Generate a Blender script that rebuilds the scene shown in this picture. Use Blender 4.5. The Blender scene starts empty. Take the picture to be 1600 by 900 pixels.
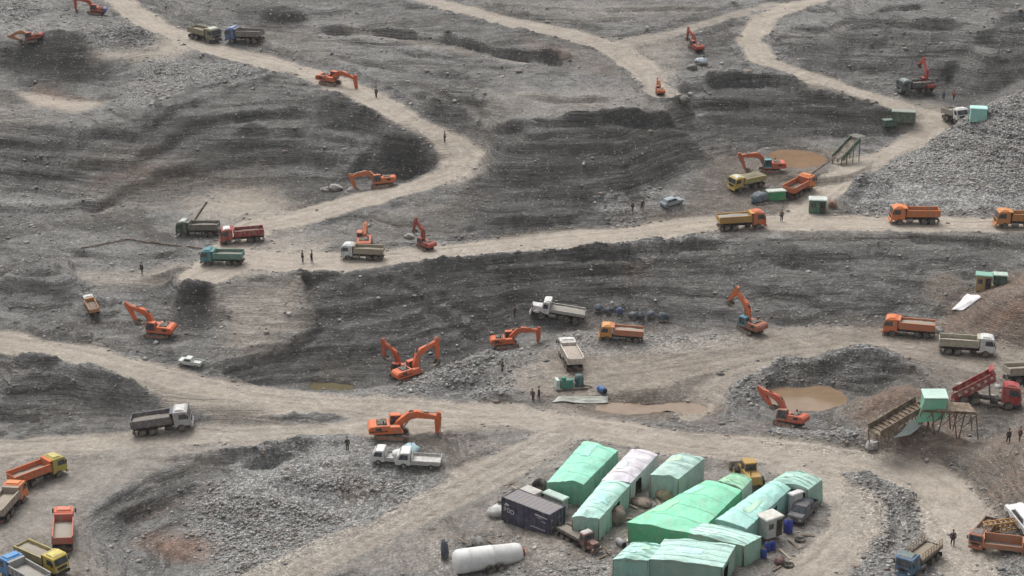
import bpy, bmesh, math, random
import numpy as np
from mathutils import Vector, Matrix, geometry
R = math.radians
scene = bpy.context.scene
COL = scene.collection
random.seed(7)
rng = np.random.default_rng(11)

# ------------------------------------------------------------------ camera
CAM_H, PITCH, FPX = 80.0, 20.0, 2700.0
cd = bpy.data.cameras.new('camera'); cam = bpy.data.objects.new('camera', cd); COL.objects.link(cam)
cam.location = (0, 0, CAM_H); cam.rotation_euler = (R(90-PITCH), 0, 0)
cd.sensor_width = 36; cd.lens = 36*FPX/1600; cd.clip_start = 1; cd.clip_end = 3000
scene.camera = cam
# ------------------------------------------------------------------ sky, sun, exposure (overcast)
SUN_EL, SUN_AZ = 56, -22          # azimuth measured from +Y (away from the viewer) towards +X
w = bpy.data.worlds.new('World'); scene.world = w; w.use_nodes = True
nt = w.node_tree; bg = nt.nodes['Background']
sky = nt.nodes.new('ShaderNodeTexSky'); sky.sky_type = 'NISHITA'; sky.sun_disc = False
sky.sun_elevation = R(SUN_EL); sky.sun_rotation = R(SUN_AZ); sky.dust_density = 6.0; sky.air_density = 1.0; sky.ozone_density = 0.6
hs = nt.nodes.new('ShaderNodeHueSaturation'); hs.inputs['Saturation'].default_value = 0.12
nt.links.new(sky.outputs[0], hs.inputs['Color']); nt.links.new(hs.outputs[0], bg.inputs[0]); bg.inputs[1].default_value = 0.15
sl = bpy.data.lights.new('sun', 'SUN'); so = bpy.data.objects.new('sun', sl); COL.objects.link(so)
sl.energy = 1.1; sl.angle = R(36); sl.color = (1.0, 0.95, 0.88)
so.rotation_euler = (R(90-SUN_EL), 0, R(180-SUN_AZ)); so.location = (0, 0, 150)
scene.view_settings.view_transform = 'Standard'; scene.view_settings.look = 'None'
scene.view_settings.gamma = 1; scene.view_settings.exposure = 0.28
scene.render.engine = 'CYCLES'

# ------------------------------------------------------------------ pixel <-> world helpers
cp, sp_ = math.cos(R(PITCH)), math.sin(R(PITCH))
def ray(u, v):
    a = (u-800)/FPX; b = (450-v)/FPX
    return (a, cp + b*sp_, -sp_ + b*cp)
def P(u, v, z):
    d = ray(u, v); t = (CAM_H - z)/(-d[2])
    return (d[0]*t, d[1]*t, z)
def proj(x, y, z):
    dz = z-CAM_H
    depth = y*cp - dz*sp_
    up = y*sp_ + dz*cp
    return 800 + FPX*x/depth, 450 - FPX*up/depth, depth

# ------------------------------------------------------------------ numpy noise
def _h(ix, iy, s):
    n = (ix*374761393 + iy*668265263 + s*1442695041) & 0xffffffff
    n = ((n ^ (n >> 13)) * 1274126177) & 0xffffffff
    return ((n ^ (n >> 16)) & 0xffff)/65535.0
def vnoise(x, y, s=0):
    ix = np.floor(x).astype(np.int64); iy = np.floor(y).astype(np.int64)
    fx = x-ix; fy = y-iy
    fx = fx*fx*(3-2*fx); fy = fy*fy*(3-2*fy)
    a = _h(ix, iy, s); b = _h(ix+1, iy, s); c = _h(ix, iy+1, s); d = _h(ix+1, iy+1, s)
    return (a*(1-fx)+b*fx)*(1-fy) + (c*(1-fx)+d*fx)*fy - 0.5
def fbm(x, y, o=4, s=0, g=0.5):
    r = 0; a = 1.0
    for k in range(o):
        r = r + a*vnoise(x*2**k + 17.3*k, y*2**k - 9.1*k, s+k); a *= g
    return r

# ------------------------------------------------------------------ survey of the mine: crest, toe and floor lines (pixel u, pixel v, height)
L = [
 [(-80,-15,23),(60,-15,22),(200,-15,21),(350,-15,24),(500,-15,25),(640,-15,22),(800,-15,23),(1000,-15,22.5),(1200,-15,20.8),(1330,-15,21),(1400,-15,25),(1550,-15,26),(1680,-15,27)],
 [(760,12,22.2),(900,15,21.8),(1150,10,21)],
 # upper left heaps and pads
 [(-60,55,20.5),(0,66,20.5),(60,60,21.2),(120,60,21),(165,88,19.2)],
 [(-60,118,16),(0,115,16),(60,125,15.8),(120,132,15.6),(180,137,16)],
 [(110,30,21.3),(150,22,21),(190,30,20.5)],[(130,88,18.8),(200,85,18.2),(240,80,18.6)],
 [(0,155,15),(90,168,14.8),(180,160,15.2)],[(-60,190,13.5),(0,190,13.6),(130,203,13.8),(200,190,14.8)],
 [(250,165,16.3),(300,135,17.5),(400,115,18),(500,128,17.8),(540,142,17.2),(600,165,16.2),(680,226,13.4)],
 [(540,195,13.6),(600,215,12.2),(670,240,11.6)],
 [(440,215,12.8),(500,222,12.2),(580,238,11.4),(680,250,11)],
 [(440,285,7.6),(520,290,7.6),(600,278,8),(680,280,8.6)],
 [(-60,300,6),(0,300,6),(150,318,6),(250,322,6.2),(330,298,6.8),(400,288,7.2)],
 [(-60,360,5.5),(60,362,5.4),(130,380,5.2),(200,390,5.4)],[(-60,440,3.6),(60,440,3.6),(150,460,3.2),(260,470,3),(300,430,5.2)],
 [(-60,500,2),(100,510,1.8),(240,525,1.5),(330,520,1.6)],
 [(280,474,3.3),(330,468,3.9),(356,494,2.9)],[(262,512,1.6),(300,521,1.5),(345,508,1.9)],[(360,440,5.5),(470,436,5.6)],[(360,530,1.5),(420,520,1.9),(350,565,.2)],
 # central hill
 [(380,48,20.3),(460,45,20.8),(530,45,21),(620,60,20.4),(700,75,19.8),(800,95,19),(900,130,18.3)],
 [(400,80,19.3),(560,120,17.6),(640,160,16)],
 [(700,150,17),(800,155,18),(1000,150,18),(1050,152,17)],
 [(760,205,14.5),(850,188,17.6),(950,183,18),(1040,184,15.8),(1080,196,14.8)],
 [(760,280,11),(700,300,9.6),(560,350,6.8),(470,362,6.2)],
 [(680,380,6.3),(800,376,6.4),(880,368,6.6),(1000,320,8),(1060,270,9.5),(1085,230,11.2)],
 [(1090,70,19.5),(1130,95,18.4)],[(1080,165,15.8)],
 [(1110,121,17),(1200,118,16.8),(1270,134,15.6),(1400,167,13.6),(1440,190,12.2)],
 [(1110,214,10.4),(1250,217,9.8),(1340,212,10),(1385,207,10.6)],
 [(1120,270,9),(1200,232,9),(1290,240,8.8),(1200,300,8.2),(1120,325,7.6)],
 # hill behind the right haul road
 [(1210,50,20.2),(1250,40,21),(1400,30,23),(1550,40,22),(1660,40,23)],[(1400,80,19)],[(1300,108,16.6),(1420,140,14),(1500,150,13)],
 [(1550,100,18),(1640,100,18)],[(1560,132,15.4),(1640,120,16)],[(1500,190,12),(1440,200,11.6),(1540,155,13.5)],
 [(1340,300,8),(1400,250,10),(1480,207,12.8),(1540,170,16.3),(1600,140,18.8),(1680,110,21)],
 [(1340,325,7.5),(1450,332,7.3),(1600,335,7.5),(1700,340,7.5)],
 # long face under the middle haul road
 [(475,432,5.8),(600,419,6),(800,403,6.2),(1000,386,6.5),(1200,372,7),(1450,372,7),(1650,372,7.3)],
 [(370,607,-2.5),(450,600,-2.5),(560,597,-2.6),(680,586,-2.1),(760,548,-1.5),(830,520,-1),(1000,508,-.5),(1150,515,-.3),(1250,512,0),(1380,495,.3),(1470,470,2),(1540,440,4),(1650,418,6.5)],
 [(400,612,-2.7),(520,613,-3),(600,604,-2.6)],
 [(600,608,-1.2),(680,593,-.5),(760,566,0),(850,545,0)],[(700,622,-1.5),(760,610,-1),(800,585,-.4)],
 [(850,600,-.3),(1000,560,-.2),(1200,545,0),(1400,535,.3),(1600,565,.5)],[(1490,640,1.5),(1540,644,1.7),(1640,648,1.8)],[(1500,606,1.2),(1640,600,1.3)],[(1440,690,-.2),(1480,683,-.2),(1540,678,0)],
 [(880,635,-.5),(1000,640,-.5),(1100,640,-.4)],
 [(1120,608,.1),(1200,582,.8),(1290,565,1.4),(1380,562,1.7),(1440,585,1.3),(1462,615,.6)],
 [(1185,603,-1.2),(1280,603,-1.3),(1330,618,-1.4),(1370,655,-1.5),(1400,676,-1.3)],[(1200,645,-1.4),(1300,655,-1.5)],
 [(1130,640,-.2),(1180,660,-.4),(1240,675,-.3)],
 [(1600,470,5.2),(1560,490,3.2),(1600,530,1.6),(1480,508,.6)],
 # lower left
 [(-60,558,.9),(0,563,.8),(100,577,.5),(200,592,0),(280,614,-.6),(350,630,-1.1)],
 [(-60,660,-3.4),(0,660,-3.4),(100,663,-3.4),(200,660,-3.1),(300,652,-2.3),(420,655,-1.9),(520,655,-1.5)],
 [(0,760,-3.5),(100,740,-3.5),(200,720,-3.3)],[(120,860,-3.5),(-40,900,-3.6),(130,920,-3.6)],
 [(135,800,-3.4),(230,745,-3.4),(330,715,-3.2),(470,688,-2.5),(540,692,-2),(620,700,-1.5)],
 [(165,850,-5.6),(290,792,-5.6),(390,757,-5),(470,722,-3.9)],
 [(600,730,-1.9),(680,740,-1.9)],[(300,860,-6.5),(400,880,-6.2),(480,862,-5),(600,805,-3.5)],[(230,862,-6.1),(270,845,-6.4),(250,920,-6.6)],
 [(500,720,-2.9),(560,740,-3)],
 # camp
 [(750,720,-.5),(700,860,-1.5),(760,900,-1),(760,960,-1)],[(850,760,0),(1000,700,0),(1000,900,0),(1200,960,0),(1280,760,0),(1300,850,0)],
 [(1310,738,.2),(1420,762,.2),(1465,800,.2),(1485,850,.2)],[(1350,790,-1.4),(1400,830,-1.9),(1380,870,-1.6)],
 [(1430,890,-.4),(1520,870,.3),(1650,860,.8)],
 [(1510,700,.5),(1530,740,.7),(1520,780,.3)],[(1600,700,4.2),(1600,760,3.4),(1565,800,1.4),(1550,720,1.8)],[(1700,720,6),(1700,600,3.5)],
 [(1390,690,1.2),(1440,684,1.9),(1500,694,1.5)],[(1390,714,.2)],
]
ROADS = {   # centre line (u, v, height), half width in metres
 'R1': ([(165,-15,21),(240,40,19.6),(330,75,18.9),(430,100,18.3),(500,118,17.9),(570,146,17),(640,186,15.4),(700,218,13.4),(722,243,12),(708,268,10.9),(650,292,9.5),(600,303,8.7),(520,325,7.6),(450,343,6.8),(400,352,6.4),(350,392,6),(330,425,5.6)], 3.2),
 'R2': ([(325,430,5.5),(380,405,6),(450,412,6),(600,403,6.1),(750,390,6.2),(880,377,6.4),(1000,364,6.7),(1100,350,7),(1200,347,7.1),(1300,347,7.2),(1450,350,7.2),(1700,353,7.4)], 3.7),
 'R4': ([(-80,520,1.8),(0,533,1.5),(150,563,1),(300,602,0),(380,620,-.6),(450,628,-1.3),(530,632,-1.4),(600,636,-1.1),(760,647,-.8),(900,664,-.3),(1050,687,0),(1200,703,0),(1350,722,.2),(1430,745,.2),(1475,775,.2),(1497,815,.3),(1520,930,.3)], 3.4),
 'R5': ([(-80,705,-3.6),(150,692,-3.3),(300,684,-2.6),(450,676,-2),(560,667,-1.4),(700,657,-1),(830,658,-.6)], 2.6),
 'R6': ([(380,925,-5.6),(480,880,-4.2),(600,824,-3),(720,766,-1.7),(800,722,-.8),(870,682,-.4)], 3.2),
 'R7': ([(1340,-12,21),(1260,5,20.7),(1190,28,20.2),(1170,62,19.3),(1195,95,18),(1280,125,16.2),(1380,155,14.1),(1450,180,12.2),(1460,203,11.2),(1400,232,9.6),(1330,267,8.4),(1285,300,7.8),(1240,338,7.2)], 2.9),
 'R8': ([(620,-12,22.6),(780,30,21),(880,50,20),(960,75,19),(1010,110,18),(1035,148,17)], 3.0),
 'R9': ([(950,73,19.1),(1060,50,19.8),(1150,22,20.5),(1210,8,20.7)], 2.4),
 'R10': ([(1230,733,0),(1295,752,0),(1333,785,0),(1335,830,0),(1290,880,0),(1220,940,0)], 2.6),
 'R11': ([(1075,650,-.3),(1120,598,0),(1200,560,.9),(1300,543,.5),(1400,540,.4)], 2.0),
 'R12': ([(900,615,-.3),(1040,590,-.1),(1150,562,0),(1280,536,.2)], 1.8),
 'R3': ([(860,590,-.2),(1000,575,-.2),(1150,545,0),(1300,528,.2),(1440,540,.4),(1560,565,.5),(1700,600,.8)], 5.0),
}
pts = []
def dense(seq, step=3.0):
    out = []
    Q = [P(*q) for q in seq]
    for a, b in zip(Q, Q[1:]):
        n = max(1, int(math.dist(a, b)/step))
        for i in range(n): out.append(tuple(a[j]+(b[j]-a[j])*i/n for j in range(3)))
    out.append(Q[-1]); return out
for l in L: pts += dense(l)
RW = {k: np.array(dense(l, 2.0)) for k, (l, hw) in ROADS.items()}
for k in RW: pts += [tuple(p) for p in RW[k][::2]]
for x, y, z in [(-400,90,-4),(400,90,0),(-120,110,-4),(0,115,-1),(120,110,1),(-150,160,-4),(160,160,4),(-160,230,5),(170,230,8),(-170,300,20),(180,300,24),
                (-150,350,24),(0,350,25),(150,350,30),(-200,420,34),(0,420,34),(200,420,42),(-450,750,110),(450,750,120),(0,750,110),(-450,300,50),(450,300,50)]:
    pts.append((x, y, z))
GX0, GY0, GS = -170.0, 90.0, 0.5
NXg, NYg = 681, 1000
gx = GX0 + GS*np.arange(NXg); gy = GY0 + GS*np.arange(NYg)
DEM = np.full((NYg, NXg), 0.0)
pa = np.array(pts); res = geometry.delaunay_2d_cdt([Vector((p[0], p[1])) for p in pts], [], [], 0, 1e-3, True)
zv = [np.mean([pts[i][2] for i in o]) for o in res[3]]
for f in res[2]:
    a, b, c = [res[0][i] for i in f]; za, zb, zc = [zv[i] for i in f]
    x0 = max(0, int((min(a.x, b.x, c.x)-GX0)/GS)); x1 = min(NXg-1, int((max(a.x, b.x, c.x)-GX0)/GS)+1)
    y0 = max(0, int((min(a.y, b.y, c.y)-GY0)/GS)); y1 = min(NYg-1, int((max(a.y, b.y, c.y)-GY0)/GS)+1)
    if x1 < x0 or y1 < y0: continue
    X, Y = np.meshgrid(gx[x0:x1+1], gy[y0:y1+1])
    d = (b.y-c.y)*(a.x-c.x)+(c.x-b.x)*(a.y-c.y)
    if abs(d) < 1e-9: continue
    wa = ((b.y-c.y)*(X-c.x)+(c.x-b.x)*(Y-c.y))/d; wb = ((c.y-a.y)*(X-c.x)+(a.x-c.x)*(Y-c.y))/d; wc = 1-wa-wb
    m = (wa >= -1e-6)&(wb >= -1e-6)&(wc >= -1e-6)
    sub = DEM[y0:y1+1, x0:x1+1]; sub[m] = (wa*za+wb*zb+wc*zc)[m]
def blur(A, s):
    k = int(3*s)+1; g = np.exp(-np.arange(-k, k+1)**2/(2*s*s)); g /= g.sum()
    B = np.pad(A, k, mode='edge'); B = sum(g[i]*B[:, i:i+A.shape[1]] for i in range(2*k+1))
    return sum(g[i]*B[i:i+A.shape[0], :] for i in range(2*k+1))
DEM = blur(DEM, 1.6)
GXX, GYY = np.meshgrid(gx, gy)
def road_field(line, reach):
    D = np.full(DEM.shape, 1e3); Zr = np.zeros(DEM.shape); S = np.zeros(DEM.shape)
    for a, b in zip(line, line[1:]):
        x0 = max(0, int((min(a[0], b[0])-reach-GX0)/GS)); x1 = min(NXg, int((max(a[0], b[0])+reach-GX0)/GS)+2)
        y0 = max(0, int((min(a[1], b[1])-reach-GY0)/GS)); y1 = min(NYg, int((max(a[1], b[1])+reach-GY0)/GS)+2)
        if x1 <= x0 or y1 <= y0: continue
        X = GXX[y0:y1, x0:x1]; Y = GYY[y0:y1, x0:x1]
        dx, dy = b[0]-a[0], b[1]-a[1]; l2 = dx*dx+dy*dy
        t = np.clip(((X-a[0])*dx+(Y-a[1])*dy)/l2, 0, 1)
        px, py = a[0]+t*dx, a[1]+t*dy
        dd = np.hypot(X-px, Y-py); sg = np.sign(dx*(Y-a[1])-dy*(X-a[0]))
        sub = D[y0:y1, x0:x1]; m = dd < np.abs(sub)
        sub[m] = (dd*np.where(sg == 0, 1, sg))[m]
        Zr[y0:y1, x0:x1][m] = (a[2]+t*(b[2]-a[2]))[m]
    return D, Zr
sstep = lambda e0, e1, x: (lambda t: t*t*(3-2*t))(np.clip((x-e0)/(e1-e0), 0, 1))
ROADM = np.zeros(DEM.shape); ROADG = np.zeros(DEM.shape); RUT = np.zeros(DEM.shape); BERM = np.zeros(DEM.shape)
wob = fbm(GXX/7, GYY/7, 3, 5); wob2 = fbm(GXX/1.6, GYY/1.6, 2, 6)
for k, (l, hw) in ROADS.items():
    D, Zr = road_field(RW[k], hw+4)
    A = np.abs(D)
    wgt = 1-sstep(hw-.5, hw+2.5, A)
    DEM = DEM*(1-wgt) + Zr*wgt
    m = 1-sstep(hw-.7, hw+.35, A+1.7*wob+.5*wob2)
    soft = {'R3': .35, 'R10': .85, 'R9': .6, 'R8': .85, 'R5': .8, 'R4': .88, 'R6': .75, 'R11': .5, 'R12': .45}.get(k, 1.0)
    ROADM = np.maximum(ROADM, m*soft); ROADG = np.maximum(ROADG, m)
    ww = fbm(GXX/14, GYY/14, 2, 9)*1.2
    BERM = np.maximum(BERM, np.exp(-((A-hw-1.3-2*wob)/.8)**2)*(.35 if soft < .6 else 1))
    rut = np.exp(-((A-1.0+ww)/.33)**2) + .8*np.exp(-((A-2.5+ww)/.4)**2) - .6*np.exp(-((A-1.7+ww)/.3)**2)
    RUT = np.where(m > .2, rut, RUT)
def dem(x, y, A=None):
    A = DEM if A is None else A
    fx = np.clip((np.asarray(x)-GX0)/GS, 0, NXg-1.001); fy = np.clip((np.asarray(y)-GY0)/GS, 0, NYg-1.001)
    ix = fx.astype(int); iy = fy.astype(int); fx = fx-ix; fy = fy-iy
    return (A[iy, ix]*(1-fx)+A[iy, ix+1]*fx)*(1-fy)+(A[iy+1, ix]*(1-fx)+A[iy+1, ix+1]*fx)*fy
def hit(u, v):
    """where the sight line through a photo pixel meets the survey"""
    d = ray(u, v); t = np.arange(110, 600, .25)
    x = d[0]*t; y = d[1]*t; z = CAM_H+d[2]*t
    k = np.argmax(z < dem(x, y)); k = max(k, 1)
    return float(x[k]), float(y[k]), float(dem(x[k], y[k]))
def poly_mask(poly, soft=1.2):
    W = [hit(*p)[:2] for p in poly]; M = np.zeros(DEM.shape, bool)
    n = len(W)
    for i in range(n):
        (xa, ya), (xb, yb) = W[i], W[(i+1) % n]
        if ya == yb: continue
        c = ((GYY > min(ya, yb)) & (GYY <= max(ya, yb)))
        xi = xa+(GYY-ya)*(xb-xa)/(yb-ya)
        M ^= c & (GXX < xi)
    return blur(M.astype(float), soft/GS)
# ------------------------------------------------------------------ surface kinds (soil colours, with painted face shade in DARK), traced on the ground
def paint(polys):
    M = np.zeros(DEM.shape)
    for q, s, soft in polys: M = np.maximum(M, s*poly_mask(q, soft))
    return M
WATER = [  # outline in the photo, level
 ('R', [(1186,604),(1215,602),(1250,606),(1285,602),(1322,618),(1330,634),(1300,638),(1285,646),(1250,640),(1225,650),(1200,636),(1194,618)], -1.05),
 ('U', [(1198,236),(1240,233),(1296,243),(1290,258),(1255,264),(1215,258)], 8.75),
 ('L', [(462,601),(490,597),(540,598),(570,603),(560,612),(520,614),(480,611)], -2.75),
 ('P', [(880,632),(930,634),(975,627),(1010,634),(1060,626),(1105,632),(1122,644),(1085,649),(1040,641),(1000,650),(950,645),(905,641)], -.88),
]
TAN = paint([
 ([(300,310),(400,290),(470,325),(450,365),(530,400),(420,430),(340,440),(325,425),(340,400),(400,385),(430,355),(350,345),(300,345)], .85, 2.5),
 ([(195,30),(300,58),(310,80),(150,97),(130,86),(230,74)], .9, 1.5),
 ([(700,205),(757,232),(755,272),(690,298),(700,240)], .9, 1.5),
 ([(-60,690),(480,676),(400,694),(230,740),(130,790),(125,850),(190,910),(-60,920)], .5, 1.5),
 ([(740,700),(870,650),(1200,700),(1300,740),(1340,800),(1290,920),(420,920),(600,820),(720,760)], .3, 2),
 ([(100,425),(300,410),(330,430),(250,445),(100,445)], .6, 1),
 ([(325,450),(370,442),(468,438),(488,500),(440,545),(360,560),(345,535),(356,494),(320,468)], .62, 1.2),
 ([(940,60),(1070,60),(1060,110),(1050,150),(1010,120)], .5, 2),
 ([(1390,150),(1470,160),(1480,200),(1420,215)], .8, 1.2),
 ([(700,640),(870,640),(1000,665),(1000,690),(860,670),(700,672)], .7, 1.5),
 ([(700,150),(860,142),(1000,140),(1062,158),(1050,184),(900,184),(760,200),(720,180)], .28, 2),
 ([(525,43),(620,56),(760,84),(800,92),(860,100),(800,100),(700,82),(560,54)], .35, .8),
 ([(350,42),(520,45),(560,90),(520,108),(430,92),(360,70)], .18, 2),
 ([(-60,150),(60,165),(140,195),(60,205),(-60,195)], .22, 1.5),
 ([(-60,575),(120,590),(260,600),(300,630),(200,660),(-60,655)], .22, 2),
 ([(360,615),(520,632),(520,660),(360,655)], .2, 2),
 ([(700,5),(1150,8),(1100,30),(900,40),(760,20)], .2, 2),
 ([(20,140),(120,158),(175,160),(120,178),(50,165)], .95, .6),
])
MUD = paint([
 ([(862,622),(980,612),(1110,618),(1140,640),(1100,656),(980,656),(870,648)], 1.0, 1),
 ([(1440,520),(1480,480),(1540,440),(1650,415),(1650,560),(1560,545)], 1.0, 1),
 ([(790,570),(930,500),(1080,522),(1390,507),(1650,540),(1650,650),(1480,660),(1460,600),(1390,555),(1250,558),(1120,608),(1110,655),(870,650),(780,600)], .9, 2),
 ([(880,375),(1090,300),(1120,230),(1310,225),(1300,310),(1340,338),(1650,342),(1650,364),(1100,366)], .8, 2),
 ([(580,650),(760,660),(820,700),(700,760),(560,700)], .5, 3),
 ([(1100,640),(1240,672),(1350,690),(1350,716),(1060,675)], .5, 2),
 ([(1370,690),(1450,670),(1530,690),(1520,730),(1450,735),(1380,715)], .9, 1.2),
 ([(1500,700),(1650,620),(1650,800),(1540,830),(1500,760)], .95, 1.5),
 ([(1330,750),(1470,770),(1490,860),(1350,860)], .5, 2),
 ([(1340,655),(1440,640),(1450,690),(1350,700)], .9, 1),
 ([(1470,500),(1540,430),(1650,420),(1650,540),(1560,535)], 1.0, 1),
 ([(820,50),(960,80),(1010,140),(900,110)], .4, 2),
 ([(130,240),(330,260),(430,230),(440,280),(250,330),(130,340)], .45, 3),
 ([(450,380),(560,350),(680,300),(760,290),(720,370),(560,385)], .35, 3),
 ([(660,850),(900,830),(960,900),(640,920)], .6, 2),
])
COB = paint([
 ([(300,760),(480,702),(680,742),(700,765),(590,822),(440,892),(380,905),(320,850)], 1, 1.5),
 ([(1325,315),(1400,250),(1470,206),(1650,128),(1650,334),(1340,334)], 1, 1),
 ([(1150,590),(1230,568),(1380,560),(1360,590),(1240,596),(1180,606)], .5, 1),
 ([(860,540),(1000,522),(1180,518),(1170,540),(1000,556),(900,560)], .7, 1),
 ([(1300,745),(1420,762),(1480,830),(1400,900),(1350,900),(1330,800)], .8, 1.2),
 ([(120,40),(200,40),(235,70),(140,84)], .9, 1),
 ([(250,85),(420,110),(300,140),(200,170),(220,110)], .5, 2),
 ([(1190,688),(1400,712),(1400,722),(1190,700)], .8, .6),
 ([(380,612),(620,600),(780,560),(850,530),(850,590),(760,625),(640,632)], .5, 1.5),
 ([(500,640),(300,655),(300,640),(500,628)], .3, 1.5),
 ([(700,395),(1000,372),(1130,362),(1130,372),(1000,386),(700,408)], .6, 1),
 ([(1350,880),(1650,830),(1650,920),(1350,920)], .5, 1),
 ([(0,300),(150,320),(60,362),(0,360)], .3, 2),
 ([(0,0),(60,0),(50,50),(0,55)], .6, 1),
 ([(660,850),(840,850),(960,870),(960,920),(640,920)], .5, 1),
])
DARK = paint([  # dark soil, plus shade of the cut faces painted in to strengthen relief
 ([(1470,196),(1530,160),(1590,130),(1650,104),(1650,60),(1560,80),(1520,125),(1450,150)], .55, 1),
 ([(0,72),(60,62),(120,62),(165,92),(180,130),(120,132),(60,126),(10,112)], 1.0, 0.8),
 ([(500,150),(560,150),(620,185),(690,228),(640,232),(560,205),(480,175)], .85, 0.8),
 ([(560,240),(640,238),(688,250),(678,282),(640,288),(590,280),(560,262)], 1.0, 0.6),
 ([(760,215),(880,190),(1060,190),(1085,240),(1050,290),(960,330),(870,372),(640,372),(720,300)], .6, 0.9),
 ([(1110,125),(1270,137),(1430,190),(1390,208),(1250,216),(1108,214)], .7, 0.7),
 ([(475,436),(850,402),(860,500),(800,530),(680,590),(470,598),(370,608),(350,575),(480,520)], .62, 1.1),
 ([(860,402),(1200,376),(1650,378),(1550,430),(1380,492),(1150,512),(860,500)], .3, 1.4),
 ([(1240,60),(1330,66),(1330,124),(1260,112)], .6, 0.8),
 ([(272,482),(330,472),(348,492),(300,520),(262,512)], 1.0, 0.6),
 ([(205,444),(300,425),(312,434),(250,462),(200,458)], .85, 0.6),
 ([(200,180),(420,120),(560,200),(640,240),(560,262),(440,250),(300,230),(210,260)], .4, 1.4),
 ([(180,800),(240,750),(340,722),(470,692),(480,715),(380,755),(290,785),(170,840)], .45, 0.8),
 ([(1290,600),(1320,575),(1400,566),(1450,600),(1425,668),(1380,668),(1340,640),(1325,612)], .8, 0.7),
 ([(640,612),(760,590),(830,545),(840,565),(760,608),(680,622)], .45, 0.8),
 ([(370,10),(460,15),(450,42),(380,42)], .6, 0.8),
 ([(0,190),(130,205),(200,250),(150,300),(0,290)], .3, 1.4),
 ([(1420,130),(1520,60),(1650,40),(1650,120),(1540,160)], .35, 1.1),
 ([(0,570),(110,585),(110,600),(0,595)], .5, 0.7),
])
RED = paint([
 ([(1450,520),(1490,480),(1545,440),(1650,415),(1650,560),(1570,545)], .4, 1.5), ([(1370,672),(1450,660),(1530,685),(1520,730),(1380,715)], .4, 1.2), ([(1500,700),(1650,640),(1650,790),(1540,800)], .22, 2),
 ([(1515,530),(1560,500),(1650,470),(1650,500),(1560,525)], 1, .6),
 ([(210,850),(250,828),(320,838),(345,870),(290,880)], .9, 1),
 ([(190,812),(270,780),(340,752),(350,760),(270,792),(200,818)], .6, .6),
 ([(60,130),(110,150),(170,158),(110,172),(40,160)], .5, .8),
 ([(130,285),(260,262),(260,275),(140,300)], .5, 1),
 ([(520,735),(600,760),(560,800),(500,770)], .3, 1),
 ([(1160,640),(1100,632),(1040,625),(1040,632),(1120,645)], .4, .6),
 ([(820,60),(900,80),(880,100),(820,85)], .35, 1),
 ([(1345,640),(1440,600),(1440,660),(1350,692)], .5, .8),
 ([(940,440),(1010,390),(1040,400),(980,440)], .3, 1),
])
WMASK = []
for nm, q, zw in WATER:
    d = []
    for (u, v) in q: d.append(P(u, v, zw)[:2])
    n = len(d); M = np.zeros(DEM.shape, bool)
    for i in range(n):
        (xa, ya), (xb, yb) = d[i], d[(i+1) % n]
        if ya == yb: continue
        M ^= ((GYY > min(ya, yb)) & (GYY <= max(ya, yb))) & (GXX < xa+(GYY-ya)*(xb-xa)/(yb-ya))
    WMASK.append((M, zw)); m0 = blur(M.astype(float), 2.2); near = blur(M.astype(float), 5) 
    DEM = DEM + (np.maximum(DEM, zw+.1)-DEM)*(near > .02)*(near < .999)          # banks above the water
    DEM = np.where(near > .02, np.minimum(DEM, zw+.75-2.1*m0), DEM) if nm == 'P' else np.where(m0 > .05, DEM*(1-m0)+(zw-.5)*m0, DEM)
    MUD = np.maximum(MUD, .9*blur(M.astype(float), 6)); DARK = DARK*(1-near)

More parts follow.
